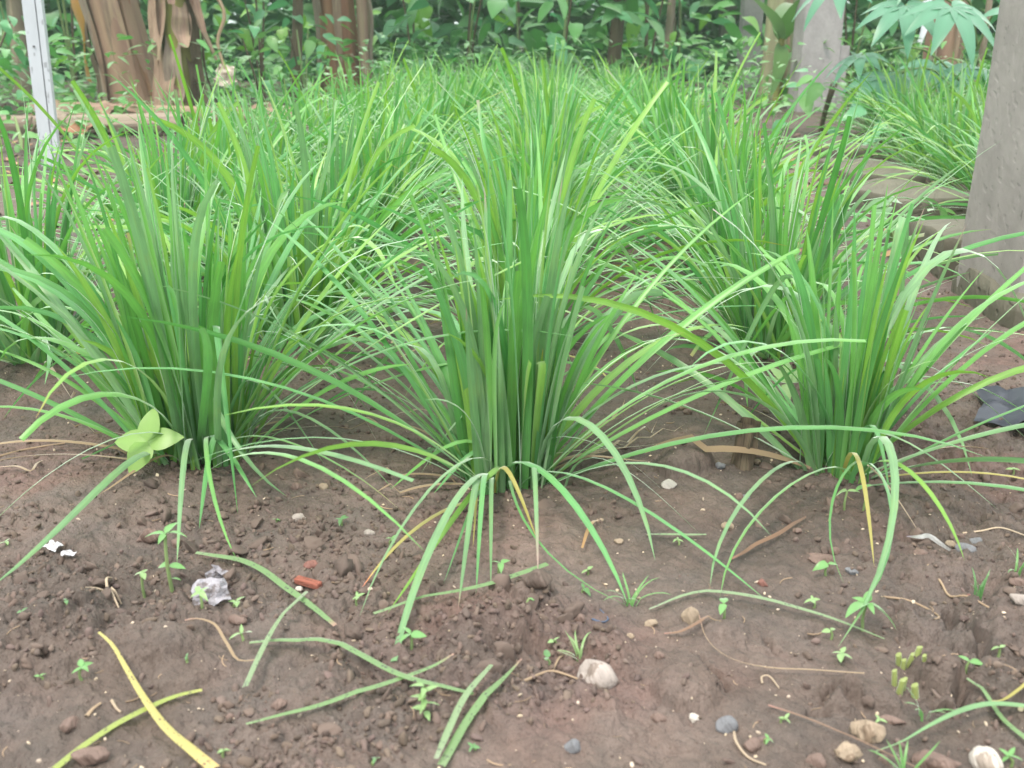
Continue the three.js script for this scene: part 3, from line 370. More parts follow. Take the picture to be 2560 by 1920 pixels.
const stones = [
  [0.0430,-0.4060, .0165, .0135, .0150, 'pale', .06, 'big pale smooth stone in the front soil'], [0.1108,-0.6216, .0085, .007, .007, 'white', .16, 'white stone right of the middle clump'], [-0.2283,-0.5450, .0135, .0105, .0095, 'brown', .14, 'brown stone beside the slender weed'],
  [-0.2109,-0.5419, .006, .005, .006, 'brown', .12, 'small brown stone just right of the slender weed'], [-0.1489,-0.4537, .0085, .0055, .006, 'brown', .06, 'oval brown pebble below the crumpled wrapper'], [-0.1408,-0.5759, .0065, .005, .007, 'pale', .14, 'pale grey pebble beyond the long green cut leaf'],
  [-0.1231,-0.4898, .0036, .003, .003, 'white', .06, 'small white pebble beside the brick chip'], [-0.0915,-0.5568, .0058, .0042, .0046, 'pale', .06, 'oval pale pebble left of the long drooping leaf'], [-0.0571,-0.5237, .005, .0036, .004, 'brown', .1, 'brown pebble left of the lime drooping leaf'], [0.0270,-0.3550, .0072, .0055, .006, 'grey', .05, 'round grey pebble near the bottom centre'],
  [0.0760,-0.4544, .0058, .004, .0044, 'tan', .08, 'oval tan pebble at the end of the flat green leaf'], [0.0625,-0.4400, .003, .0032, .003, 'tan', .15, 'pointed tan pebble right of the reddish clods'], [0.0578,-0.5713, .004, .003, .003, 'tan', .1, 'tan pebble beside the wide drooping leaf'], [0.0674,-0.5450, .005, .0028, .0035, 'tan', .2, 'pale husk beside the wide drooping leaf'],
  [0.0690,-0.3765, .0065, .005, .005, 'brown', .08, 'dull brown pebble right of the big pale stone'], [0.0756,-0.4228, .0042, .0035, .004, 'brown', .08, 'small brown pebble above the dull brown one'], [0.0369,-0.4498, .0052, .004, .004, 'brown', .1, 'brown pebble by the blue thread'], [0.0143,-0.4755, .013, .010, .011, 'dark', .1, 'rounded reddish soil clod below the cut leaf'],
  [0.0973,-0.4568, .008, .0095, .007, 'tan', .2, 'rough tan clod left of the bright seedling'], [0.0996,-0.3719, .0085, .0065, .007, 'grey', .05, 'smooth dark grey pebble at the bottom right'], [0.0851,-0.3777, .0042, .0036, .0035, 'white', .14, 'small white crumb stone left of the dark grey pebble'], [0.1085,-0.3598, .006, .005, .005, 'brown', .12, 'brown pebble below the dark grey pebble'],
  [0.1630,-0.3663, .0105, .0085, .009, 'tan', .22, 'rough tan stone at the bottom right'], [0.1495,-0.3534, .0085, .006, .007, 'tan', .24, 'crumbly brown-tan lump below the rough tan stone'], [0.2088,-0.3482, .0105, .0095, .010, 'white', .05, 'round white and grey stone at the bottom right'], [0.1862,-0.3482, .015, .008, .010, 'brown', .16, 'flat brown clod beside the round white stone'],
  [0.1908,-0.5286, .013, .004, .013, 'brown', .1, 'flat grey-brown stone left of the yellow leaf'], [0.2007,-0.5347, .0058, .005, .006, 'brown', .16, 'reddish stone on the flat stone'], [0.2031,-0.5111, .0055, .003, .005, 'grey', .12, 'flat grey pebble under the right clump droops'], [0.2853,-0.5419, .010, .006, .007, 'grey', .06, 'dark grey stone beside the silver strip'],
  [0.2958,-0.5503, .006, .0045, .005, 'grey', .06, 'smaller grey stone touching the dark grey stone'], [0.2520,-0.5286, .0078, .006, .006, 'brown', .08, 'brown stone below the silver strip'], [0.2803,-0.5503, .006, .0045, .005, 'tan', .12, 'tan pebble left of the grey stones'], [0.2638,-0.4875, .0048, .0035, .0035, 'red', .08, 'reddish pebble on the cracked soil'],
  [0.2883,-0.4840, .0068, .005, .005, 'brown', .1, 'brown pebble at the right edge'], [0.2802,-0.4656, .008, .006, .006, 'pale', .12, 'pale stone at the right edge'], [0.1402,-0.5645, .0065, .005, .006, 'tan', .1, 'dull tan pebble below the dark tuber'], [0.1530,-0.6517, .0055, .0045, .005, 'grey', .06, 'round grey pebble behind the white stone'],
  [0.1858,-0.6736, .0062, .0048, .005, 'brown', .1, 'brown pebble left of the right clump base'], [0.1822,-0.6603, .0045, .0038, .004, 'tan', .1, 'tan pebble left of the right clump base'], [0.1615,-0.6074, .0055, .004, .0045, 'grey', .06, 'grey pebble in front of the right clump'], [0.1576,-0.6074, .0045, .004, .004, 'brown', .1, 'brown pebble touching a grey one before the right clump'],
  [0.1420,-0.7722, .0115, .007, .006, 'tan', .1, 'long tan stone between middle and right clumps'], [0.1477,-0.7608, .006, .006, .005, 'brown', .16, 'brown stone touching the long tan stone'], [0.1738,-1.0074, .014, .007, .009, 'pale', .1, 'pale stone behind the middle clump leaves'], [0.1707,-1.1227, .014, .008, .009, 'pale', .12, 'flat pale stone in the gap before the right row'],
  [0.1462,-0.4973, .0055, .004, .0045, 'red', .1, 'red brick pebble under the curving green leaf'], [0.1842,-0.5590, .0042, .0036, .004, 'brown', .1, 'small pebble near the brown leaf strip'], [0.1772,-0.3765, .009, .004, .004, 'brown', .16, 'oblong brown clod above the rough tan stone'], [0.1348,-0.3492, .008, .005, .006, 'brown', .1, 'brown pebble at the bottom edge'],
  [-0.1212,-0.5149, .0068, .005, .0055, 'red', .1, 'dull red stone beyond the brick chip'], [-0.2488,-0.4772, .0062, .0035, .004, 'brown', .08, 'flat brown pebble left of the root tuft'], [-0.1092,-0.3789, .0055, .004, .005, 'brown', .1, 'brown pebble above the thin green leaf'], [-0.1314,-0.3759, .0038, .003, .003, 'brown', .1, 'small reddish pebble right of the crossed leaves'],
  [-0.1860,-0.3492, .013, .006, .008, 'brown', .12, 'flat brown clod beside the lime leaf'], [-0.2029,-0.3686, .006, .005, .008, 'brown', .12, 'greyish clod left of the lime leaf'], [-0.1328,-0.6216, .006, .005, .005, 'tan', .1, 'tan pebble right of the left clump'], [-0.1526,-0.6229, .007, .005, .005, 'brown', .1, 'brown pebble in front of the left clump']];
for (let [x, z, rx, ry, rz, mk, ro, label] of stones) { rx *= .66; ry *= .62; rz *= .66; ro = ro * 1.5 + .05; const o = solo('stone', stoneGeo(rx, ry, rz, ro, hash(Math.round(x * 1e4), Math.round(z * 1e4)) * 50), stoneMats[mk], label, 'stone', x, gh(x, z) + ry * 0.30, z, 'stones and pebbles in the soil'); o.rotation.y = R(-.4, .4); }
{ const c = [-0.1182,-0.4924], o = solo('brick_chip', new RoundedBoxGeometry(.0175, .004, .0052, 2, .0012), stoneMat('red_brick', .36, .11, .07), 'thin red brick chip beside the small white pebble', 'brick chip', c[0], gh(...c) + .0018, c[1]); o.rotation.y = -.45; }
// loose crumbs and pale grit: nobody could count them
function scatter(name, label, n, geo, mat, place, flat = false) {
  const im = new THREE.InstancedMesh(geo, mat, n), m = new THREE.Matrix4(), q = new THREE.Quaternion(), e = new THREE.Euler(), c = new THREE.Color();
  for (let i = 0; i < n; i++) { const [x, z, s, dy, tint] = place(i); if (flat) e.set(name === 'straw_bits' ? Math.PI / 2 : R(-.4, .4), R(0, 6.28), R(-.3, .3), 'YXZ'); else e.set(R(0, 6.28), R(0, 6.28), R(0, 6.28)); q.setFromEuler(e); m.compose(V(x, gh(x, z) + s * dy, z), q, V(s * R(.7, 1.3), s * R(.6, 1), s * R(.7, 1.3))); im.setMatrixAt(i, m); im.setColorAt(i, c.setRGB(...tint)); }
  im.name = name; im.castShadow = im.receiveShadow = true; tag(im, label, 'soil crumbs', null, 'stuff'); scene.add(im); return im;
}
const crumbZ = () => { const z = -0.30 - 0.9 * Math.pow(rnd(), 1.6); return z; };
scatter('soil_crumbs', 'loose brown soil crumbs strewn over the bed', 30000, stoneGeo(1, .8, 1, .5, 7.3, 1), plain('crumb', .112, .081, .067), () => { let x, z; for (let k = 0; k < 14; k++) { z = crumbZ(); x = R(-.72, .72) * Math.min(1, .35 - z * .9); if (rnd() < .03 + .97 * smooth(-.05, .35, fbm(x * 7, z * 7, 3, 50) + .35 * fbm(x * 31, z * 31, 2, 55)) * (z > -.6 ? 1 : .35) + (x > .18 ? .2 : 0)) break; } const s = .0004 + .0024 * Math.pow(rnd(), 5), t = R(.7, 1.2); return [x, z, s, .2, [t, t * R(.93, 1.02), t * R(.88, 1.02)]]; });
scatter('soil_clods', 'broken angular clods lying in patches on the front soil', 230, stoneGeo(1, .7, 1, .55, 4.4, 2), plain('clod', .108, .078, .065), () => { let x, z; for (let k = 0; k < 20; k++) { z = -0.33 - .36 * rnd(); x = R(-.36, .36); if (rnd() < smooth(.0, .4, fbm(x * 7, z * 7, 3, 50)) + (x > .16 ? .25 : 0)) break; } const t = R(.75, 1.15); return [x, z, .0018 + .0050 * Math.pow(rnd(), 2.5), .1, [t, t * .98, t * .95]]; });
scatter('pale_grit', 'tiny pale grit flecks in the soil', 2600, stoneGeo(1, .6, 1, .3, 3.1, 1), plain('grit', .46, .38, .30), () => { const z = crumbZ(), x = R(-.72, .72) * Math.min(1, .35 - z * .9), s = .0003 + .0011 * Math.pow(rnd(), 4), t = R(.6, 1.3); return [x, z, s, .4, [t, t * .97, t * R(.85, 1)]]; });

scatter('straw_bits', 'scattered short straw and root bits on the soil', 420, (() => { const g = new THREE.CylinderGeometry(.055, .04, 2, 5, 4), p = g.attributes.position; for (let i = 0; i < p.count; i++) p.setX(i, p.getX(i) + .22 * Math.cos(p.getY(i) * 1.7)); g.computeVertexNormals(); return g; })(), plain('straw_bit', .34, .25, .17), () => { const z = crumbZ(), x = R(-.72, .72) * Math.min(1, .35 - z * .9), t = R(.5, 1.2); return [x, z, R(.002, .0065), .05, [t, t * .95, t * .9]]; }, true);
scatter('leaf_litter', 'dry leaf scraps strewn on the far soil', 700, (() => { const g = ovate[1].clone(); g.deleteAttribute('color'); return g; })(), (() => { const m = plain('leaf_scrap', .26, .17, .10); m.side = THREE.DoubleSide; return m; })(), () => { const z = -1.3 - 3.4 * rnd(), x = rnd() < .6 ? R(-2.2, -.62) : R(.42, .85), t = R(.4, 1.4); return [x, z, R(.012, .05), .15, [t, t * R(.8, 1), t * R(.7, 1)]]; }, true);
scatter('far_clods', 'soil clods on the ground beyond the rows', 2600, stoneGeo(1, .7, 1, .3, 5.7, 1), plain('far_clod', .115, .076, .064), () => { const z = -1.2 - 3.6 * rnd(), x = R(-2.4, 1.0), t = R(.75, 1.25); return [x, z, .002 + .010 * Math.pow(rnd(), 3), .2, [t, t * .97, t * .95]]; });
const barkTex = tex(256, 512, (u, v, i, j) => { const a = tf(u, v * .15, 12, 4, 600), b = tf(u, v * .3, 48, 3, 610), c = tf(u, v, 6, 4, 620), s = .72 + .5 * (a - .5) + .22 * (b - .5) + .3 * (c - .5); return [s * 1.1, s * (.95 + .2 * (c - .5)), s * .88]; });
const barkBump = tex(256, 512, (u, v) => { const s = .6 * tf(u, v * .15, 16, 4, 630) + .4 * tf(u, v, 40, 3, 640); return [s, s, s]; });
function bark(name, r, g, b) { const m = new THREE.MeshStandardMaterial({ map: barkTex, bumpMap: barkBump, bumpScale: .003, roughness: .85, side: THREE.DoubleSide }); m.color.setRGB(r, g, b); m.name = name; return m; }
const barkBrown = bark('banana_sheath', .30, .215, .17), barkGrey = bark('grey_bark', .30, .27, .23), barkRed = bark('reddish_sheath', .29, .165, .105), barkDark = bark('dark_stem', .12, .10, .07), sheathDry = bark('dry_sheath', .34, .27, .21), greenStem = bark('green_banana_stem', .25, .28, .09);
function trunkGeo(h, r0, r1, lx, lz, k, ridge = .1) { const ns = 22, nr = 26, pos = [], uv = [], idx = []; for (let i = 0; i <= nr; i++) { const s = i / nr, y = h * s, r = r0 + (r1 - r0) * Math.pow(s, .6) + r0 * .25 * Math.exp(-s * 14); for (let q = 0; q <= ns; q++) { const a = q / ns * Math.PI * 2, n = 1 + ridge * vnoise(Math.cos(a) * 2.2 + k, Math.sin(a) * 2.2 + s * 2, 9) + ridge * .5 * vnoise(Math.cos(a) * 6 + k, Math.sin(a) * 6 + s * 3, 10); pos.push(lx * s + r * n * Math.cos(a), y, lz * s + r * n * Math.sin(a)); uv.push(q / ns * 2, y * .8); if (i && q) { const b = i * (ns + 1) + q; idx.push(b - ns - 2, b - 1, b - ns - 1, b - ns - 1, b - 1, b); } } } const g = new THREE.BufferGeometry(); g.setAttribute('position', new THREE.Float32BufferAttribute(pos, 3)); g.setAttribute('uv', new THREE.Float32BufferAttribute(uv, 2)); g.setIndex(idx); g.computeVertexNormals(); return g; }
// ---------- litter ----------
function crumple(w, d, amp, k, nx = 10, nz = 8) { const g = new THREE.PlaneGeometry(w, d, nx, nz); g.rotateX(-Math.PI / 2); const p = g.attributes.position; for (let i = 0; i < p.count; i++) { const x = p.getX(i), z = p.getZ(i), u = x / w, v = z / d; p.setXYZ(i, x * (1 + .25 * vnoise(v * 4, k, 1)), amp * (.6 + vnoise(u * 3.2 + k, v * 3.2, 2) + .6 * Math.abs(vnoise(u * 6 + k, v * 5, 3))), z * (1 + .3 * vnoise(u * 4, k, 4))); } const q = g.toNonIndexed(); q.computeVertexNormals(); return q; }
{ const c = [-0.1695,-0.4755], m = stoneMat('grey_wrapper', .34, .32, .35, .75); m.side = THREE.DoubleSide;
  const o = thing('crumpled_wrapper', 'crumpled grey plastic wrapper half buried in the soil', 'wrapper', c[0], gh(...c), c[1]); const a = part('sheet', crumple(.020, .016, .0045, 3.3, 5, 4), m, o); a.position.y = .006; a.rotation.set(.75, .3, -.2); const b = part('fold', crumple(.012, .009, .004, 9.1, 4, 3), m, o); b.position.set(.002, .013, -.010); b.rotation.set(1.0, .9, .3); }
{ const m = stoneMat('white_paper', .70, .70, .74, .6); m.side = THREE.DoubleSide; const a = [-0.2817,-0.5296], b = [-0.2678,-0.5188];
  solo('paper_scrap', crumple(.011, .007, .0018, 1.7), m, 'white paper scrap, larger one left of the clump leaf', 'paper', a[0], gh(...a) + .0025, a[1]).rotation.y = -.5; solo('paper_scrap', crumple(.008, .005, .0015, 4.2), m, 'smaller white paper scrap beside a larger one', 'paper', b[0], gh(...b) + .0025, b[1]).rotation.y = -.2; }
{ const m = stoneMat('silver_strip', .50, .49, .47, .35); m.side = THREE.DoubleSide; m.metalness = .3;
  lying('foil_strip', 'crinkled silver foil strip beside the grey stones', 'foil', [[0.2496,-0.5461], [0.2539,-0.5388], [0.2613,-0.5419], [0.2672,-0.5388], [0.2730,-0.5357]], .0075, m, { lift: .004, twist: 1.6, cut: true }); m.vertexColors = true; }
{ const m = new THREE.MeshStandardMaterial({ roughness: .42, side: THREE.DoubleSide }); m.color.setRGB(.030, .033, .046); m.name = 'black_plastic'; const g = new THREE.PlaneGeometry(.085, .075, 12, 12); g.rotateX(-Math.PI / 2); const p = g.attributes.position; const c = [0.4301,-0.7350];
  for (let i = 0; i < p.count; i++) { const x = p.getX(i), z = p.getZ(i); p.setX(i, x + (z < 0 ? -z * -.25 : -z * .3)); p.setY(i, .006 + .006 * vnoise(x * 22, z * 16, 5) + gh(c[0] + x, c[1] + z)); } g.computeVertexNormals(); const o = solo('plastic_sheet', g, m, 'sheet of black plastic lying at the right edge', 'plastic sheet', c[0], 0.006, c[1]); o.rotation.y = -.35; }
{ const c = [0.1704,-0.6574], g = trunkGeo(.040, .0085, .0075, .002, 0, 3.7, .25); g.scale(1, 1, 1); solo('dead_stub', g, barkDark, 'short dark brown stub standing left of the right clump', 'stub', c[0], gh(...c) - .006, c[1]); }
// cut stubs of a harvested clump
{ const c = [0.1970,-0.4086], t = thing('cut_chive_stubs', 'yellow-green stubs of a cut chive clump in the right soil', 'cut stubs', c[0], gh(...c), c[1]); const m = leafMat('stub_skin', .34, .40, .11), e = leafMat('stub_cut_face', .50, .50, .20);
  for (const [x, z, h, r] of [[0.1991,-0.4228, .010, .0036], [0.2002,-0.4200, .008, .003], [0.2046,-0.4228, .011, .0038], [0.2069,-0.4214, .009, .0034], [0.1904,-0.4060, .013, .0030], [0.1902,-0.3989, .014, .0034], [0.1938,-0.4034, .010, .0026], [0.1979,-0.3983, .011, .0040], [0.2068,-0.4126, .005, .0026]]) {
    const hh = h * .62; const g = new THREE.CylinderGeometry(r * .42, r * .56, hh + .006, 9, 3), p = g.attributes.position; for (let i = 0; i < p.count; i++) if (p.getY(i) > hh * .4) p.setY(i, p.getY(i) + p.getX(i) * R(.3, .6)); g.setAttribute('color', new THREE.Float32BufferAttribute(new Float32Array(p.count * 3).fill(1), 3)); g.computeVertexNormals();
    const s = part('stub', g, m, t); s.position.set(x - c[0], gh(x, z) - gh(...c) + hh / 2 - .003, z - c[1]); s.rotation.set(R(-.2, .2), 0, R(-.2, .2)); } }

// ---------- kerb stones and posts ----------
const concTex = tex(512, 512, (u, v, i, j) => { const a = tf(u, v, 6, 5, 400), b = tf(u * 1, v * 1, 48, 3, 410), st = tf(u, v * 0.12, 24, 3, 420); let s = .80 + .34 * (a - .5) + .16 * (b - .5) + .16 * (st - .5) + .06 * (hash(i, j, 4) - .5); if (tnoise(u, v, 70, 430) < .05) s *= .7; return [s, s * .985, s * .965]; });
const concBump = tex(512, 512, (u, v) => { const s = .6 * tf(u, v, 32, 4, 440) + .4 * smooth(.1, .3, tnoise(u, v, 60, 450)); return [s, s, s]; });
function concrete(name, r, g, b, bump = .0008) { const m = new THREE.MeshStandardMaterial({ map: concTex, bumpMap: concBump, bumpScale: bump, roughness: .9 }); m.color.setRGB(r, g, b); m.name = name; return m; }
function roughBox(w, h, d, rough, k, seg = 10, rad = .012) { const g = new RoundedBoxGeometry(w, h, d, 3, rad); const b = new THREE.BoxGeometry(w, h, d, seg, seg, seg), p = b.attributes.position, uv = b.attributes.uv; 
  for (let i = 0; i < p.count; i++) { let x = p.getX(i), y = p.getY(i), z = p.getZ(i); const cx = clamp(x, -w / 2 + rad, w / 2 - rad), cy = clamp(y, -h / 2 + rad, h / 2 - rad), cz = clamp(z, -d / 2 + rad, d / 2 - rad), v = V(x - cx, y - cy, z - cz); if (v.length() > rad) v.setLength(rad); x = cx + v.x; y = cy + v.y; z = cz + v.z;
    const n = rough * (vnoise(x * 14 + k, y * 14 + z * 11, k) + .5 * vnoise(z * 37 + k, x * 37 + y * 31, k + 1)), n2 = rough * vnoise(y * 15 - k, z * 15 + x * 9, k + 2); p.setXYZ(i, x + n2 * Math.sign(x), y + n * Math.sign(y), z + n * Math.sign(z)); uv.setXY(i, (x + z) * 2.2 + k, (y + z * .3) * 2.2); }
  g.dispose(); b.computeVertexNormals(); return b; }
const kerbMat = concrete('mossy_concrete', .135, .125, .095, .003);
for (const [x, z, w, h, d, ry, label] of [[0.6635,-1.7215, .17, .060, .20, .25, 'broken concrete kerb stone behind the right clump leaves'], [0.5831,-1.2629, .14, .075, .17, -.15, 'grey kerb stone against the big concrete post'], [0.7563,-2.1592, .15, .05, .24, .1, 'far kerb stone partly covered by leaves'], [0.6387,-1.5129, .09, .035, .07, .6, 'small rubble piece between the kerb stones'], [0.8434,-2.6417, .15, .05, .30, .1, 'farthest kerb stone beside the right row']])
  { const o = solo('kerb_stone', roughBox(w, h, d, .008, x * 9 + 4), kerbMat, label, 'kerb stone', x + .05, gh(x, z) + h / 2 - .018, z - .06, 'kerb stones between the beds'); o.rotation.y = ry; }
const postGrey = concrete('post_concrete', .33, .30, .295), postRough = concrete('rough_render', .34, .295, .28, .003), postWhite = concrete('pale_post', .36, .34, .355);
function post(label, x, z, w, h, lean, footW, footH, mat, group) { const t = thing('concrete_post', label, 'post', x, gh(x, z) - .03, z, group); const b = part('shaft', roughBox(w, h, w, .0015, x * 3 + 1, 12, .006), mat, t); b.position.y = h / 2; if (footW) { const f = part('foot_lug', roughBox(footW, footH, w * .8, .004, x + 9, 8, .008), mat, t); f.position.set(w / 2 + footW / 2 - .002, footH / 2, .004); } t.rotation.z = lean; return t; }
{ // big near post: smooth shaft with rough broken render on its right half
  const x = .592, z = -1.10, t = thing('concrete_post', 'big near concrete post with rough render at the right edge', 'post', x, gh(x, z) - .03, z, 'concrete fence posts');
  part('shaft', roughBox(.15, 1.7, .15, .0018, 2.2, 14, .006), postGrey, t).position.set(.03, .85, 0);
  part('rough_render', roughBox(.11, 1.66, .04, .006, 5.1, 18, .008), postRough, t).position.set(.062, .83, .074);
  part('footing', roughBox(.19, .07, .19, .010, 7.4, 12, .02), kerbMat, t).position.set(.045, .03, 0); t.rotation.z = .0; }
post('pale concrete post nearest behind the right row', 1.315, -4.45, .165, 1.9, 0, .045, .30, postWhite, 'concrete fence posts');
post('second concrete post with a lug at its foot', 1.52, -6.6, .125, 1.9, 0, .035, .28, postWhite, 'concrete fence posts');
post('third browner concrete post in the fence line', 1.64, -7.9, .11, 1.9, 0, 0, 0, concrete('brown_post', .30, .25, .23), 'concrete fence posts');
post('farthest pale post among the leaves', 1.88, -10.0, .10, 1.9, 0, 0, 0, postWhite, 'concrete fence posts');
// white painted channel-section pole
{ const p0 = [-1.0883,-2.3387], s = new THREE.Shape(), w = .030, d = .018, t = .0022, l = .009;
  s.moveTo(-w / 2, -d / 2); s.lineTo(w / 2, -d / 2); s.lineTo(w / 2, d / 2); s.lineTo(w / 2 - l, d / 2); s.lineTo(w / 2 - l, d / 2 - t); s.lineTo(w / 2 - t, d / 2 - t); s.lineTo(w / 2 - t, -d / 2 + t); s.lineTo(-w / 2 + t, -d / 2 + t); s.lineTo(-w / 2 + t, d / 2 - t); s.lineTo(w / 2 - l - .0016, d / 2 - t); s.lineTo(w / 2 - l - .0016, d / 2); s.lineTo(-w / 2, d / 2); s.closePath();
  const g = new THREE.ExtrudeGeometry(s, { depth: 1.5, bevelEnabled: false }); g.rotateX(-Math.PI / 2);
  const wm = new THREE.MeshStandardMaterial({ roughness: .5, map: tex(128, 512, (u, v) => { const a = tf(u, v, 8, 4, 500), b = tf(u, v, 40, 3, 510); const q = a * .6 + b * .4 > .62 ? .6 : 1; const m = (.9 + .2 * (a - .5)) * q; return [m, m, m * .99]; }) }); wm.map.repeat.set(6, 1.5); wm.color.setRGB(.54, .57, .62); wm.name = 'white_paint';
  const o = thing('channel_pole', 'white metal channel pole standing at the left', 'pole', p0[0], gh(...p0) - .02, p0[1]); const sh = part('shaft', g, wm, o); sh.scale.set(-1.35, 1, 1.35);
  part('collar', new RoundedBoxGeometry(.045, .010, .029, 2, .002), concrete('grey_band', .20, .19, .18), o).position.set(0, .028, 0); part('screw', new THREE.CylinderGeometry(.0022, .0022, .003, 10).rotateX(Math.PI / 2), stoneMats.grey, o).position.set(.006, .30, -.0135); o.rotation.order = 'ZXY'; o.rotation.set(.05, Math.PI + .2, -.062); }

// ---------- banana stems and trees ----------
function strip(pts, W, o) { const g = ribbon(pts, W, { profile: s => 1 - .5 * s, ...o, across: 4 }); g.deleteAttribute('color'); return g; }
const bananaLeaf = broadLeaf(1, .30, { droopY: .55, n: 12, wave: .006 }), bananaMat = leafMat('banana_leaf', .10, .24, .05);
function banana(label, x, z, h, r0, r1, lx, mat, sheaths, crown = 6) {
  const t = thing('banana_plant', label, 'banana plant', x, gh(x, z) - .03, z, 'banana plants'); part('trunk', trunkGeo(h, r0, r1, lx, R(-.1, .05), x * 5 + 3), mat, t);
  for (const [a, y0, y1, W, m, out] of sheaths) { const pts = []; for (let i = 0; i <= 10; i++) { const s = i / 10, y = y0 + (y1 - y0) * s, rr = r0 * (1.0 - .25 * y / h) + .008 + out * Math.pow(s, 1.6) + .012 * Math.sin(s * 9 + x); pts.push(V(lx * y / h + rr * Math.cos(a + .15 * s), y, rr * Math.sin(a + .15 * s))); } part('dry_sheath', strip(pts, W, { side: V(-Math.sin(a), 0, Math.cos(a)), twist: R(-.5, .5), fold: -.35, profile: s => .6 + .4 * Math.sin(s * 5 + x) * .6 + .2 - .3 * s }), m, t); }
  for (let i = 0; i < crown; i++) { const l = part('leaf', bananaLeaf, bananaMat, t), L = R(1.3, 1.7); l.scale.setScalar(L); l.position.set(lx, h - .03, 0); l.rotation.order = 'YZX'; l.rotation.set(R(-.2, .2), i * 2.4 + x, R(.35, .9)); }
  return t;
}
banana('thick leaning brown banana stem left of the ragged one', -1.64, -4.45, 2.3, .112, .085, -.34, barkBrown, [[1.2, .75, .02, .09, sheathDry, .01], [2.2, .9, .0, .08, barkGrey, .02], [.6, 1.0, .1, .07, barkRed, .01], [2.7, .5, .0, .09, barkDark, .04]]);
banana('ragged banana stem hung with torn dry sheaths', -1.29, -4.02, 2.1, .070, .06, -.05, greenStem, [[1.0, .46, .30, .09, sheathDry, .05], [1.6, .34, .02, .10, barkGrey, .04], [2.4, .6, .0, .08, sheathDry, .05], [2.9, .75, .1, .09, barkBrown, .04], [.5, .62, .0, .06, barkDark, .05], [.15, .7, .25, .09, sheathDry, .07], [.0, .55, .02, .05, barkDark, .06], [1.9, .22, .0, .07, sheathDry, .07], [.8, .28, .0, .05, barkDark, .05], [1.2, .9, .45, .07, barkBrown, .03], [2.0, .8, .25, .09, sheathDry, .03], [.35, .9, .35, .07, barkBrown, .05], [1.45, .18, .0, .08, barkBrown, .05]]);
banana('reddish brown banana stem left of the centre', -.90, -5.4, 2.4, .098, .075, -.06, barkRed, [[2.5, .9, .0, .08, barkGrey, .02], [1.3, .8, .1, .05, sheathDry, .01]]);
banana('thin pale banana stem beside the reddish one', -.755, -5.3, 2.0, .036, .03, -.03, sheathDry, [[.4, .6, .0, .03, barkGrey, .015]], 4);
banana('brown banana stem behind the cassava plant', 1.93, -4.6, 2.3, .085, .07, .02, barkBrown, [[1.4, .8, .0, .06, sheathDry, .02], [2.2, .7, .1, .06, barkGrey, .03]]);
banana('dark banana stem at the right under the cassava', 2.30, -4.7, 2.2, .085, .07, .06, barkDark, [[2.2, .7, .05, .05, sheathDry, .03], [1.5, .6, .0, .06, barkBrown, .02]]);
banana('pale green banana stem left of the nearest pale post', 1.335, -5.15, 2.2, .07, .06, -.02, bark('pale_green_stem', .30, .34, .22), [[1.2, .7, .1, .05, sheathDry, .02]]);
// hanging pale bract on the ragged stem's dry leaf
solo('hanging_bract', (() => { const g = crumple(.085, .075, .02, 2.7); g.rotateX(1.1); return g; })(), (() => { const m = stoneMat('pale_bract', .55, .47, .40); m.side = THREE.DoubleSide; return m; })(), 'pale cup-shaped dry bract hanging from the ragged banana stem', 'dry bract', -1.100,0.160,-3.930);
solo('hanging_stalk', tube([V(-1.103,0.185,-3.930), V(-1.128,0.286,-3.950), V(-1.100,0.386,-3.980), V(-1.149,0.486,-4.000)], .006, .008, 6, 10), strawMat, 'dry stalk from which the pale bract hangs', 'dry stalk');
solo('dying_leaf', (() => { const pts = []; for (let i = 0; i <= 10; i++) { const q = i / 10; pts.push(V(.02 * Math.sin(q * 5), -.36 * q, .05 * Math.sin(q * 4))); } const g = ribbon(pts, .10, { side: V(1, 0, .2), twist: .9, fold: -.4, profile: q => .55 + .45 * Math.sin(q * 6 + 1), across: 4 }); return g; })(), leafMat('orange_dying_leaf', .50, .25, .04, { clearcoat: .1 }), 'orange dying leaf hanging left of the thick banana stem', 'dying leaf', -1.942,0.480,-4.700);
solo('pale_strip', strip([V(0, .16, 0), V(.008, .09, .01), V(0, .03, .012), V(-.012, -.03, .005)], .045, { side: V(1, 0, 0), profile: q => 1 - .6 * q }), (() => { const m = plain('pale_peel', .62, .64, .70, .6); m.side = THREE.DoubleSide; return m; })(), 'bright white strip between the right banana stems', 'strip', 1.766,0.294,-4.450);
{ const t = thing('banana_sucker', 'young banana sucker with wavy leaves beside the nearest pale post', 'banana plant', 1.20, gh(1.20, -4.6) - .02, -4.6, 'banana plants'); part('stem', tube([V(0, 0, 0), V(.01, .15, 0), V(0, .32, .01)], .022, .012, 8, 6), greenStem, t); for (const [az, el, L] of [[1.7, -.6, .26], [.9, 1.1, .4], [2.4, 1.0, .4], [-1.2, .9, .4]]) { const l = part('leaf', bananaLeaf, bananaMat, t); l.scale.setScalar(L); l.position.y = .30; l.rotation.order = 'YZX'; l.rotation.set(R(-.4, .4), -az, el); } }
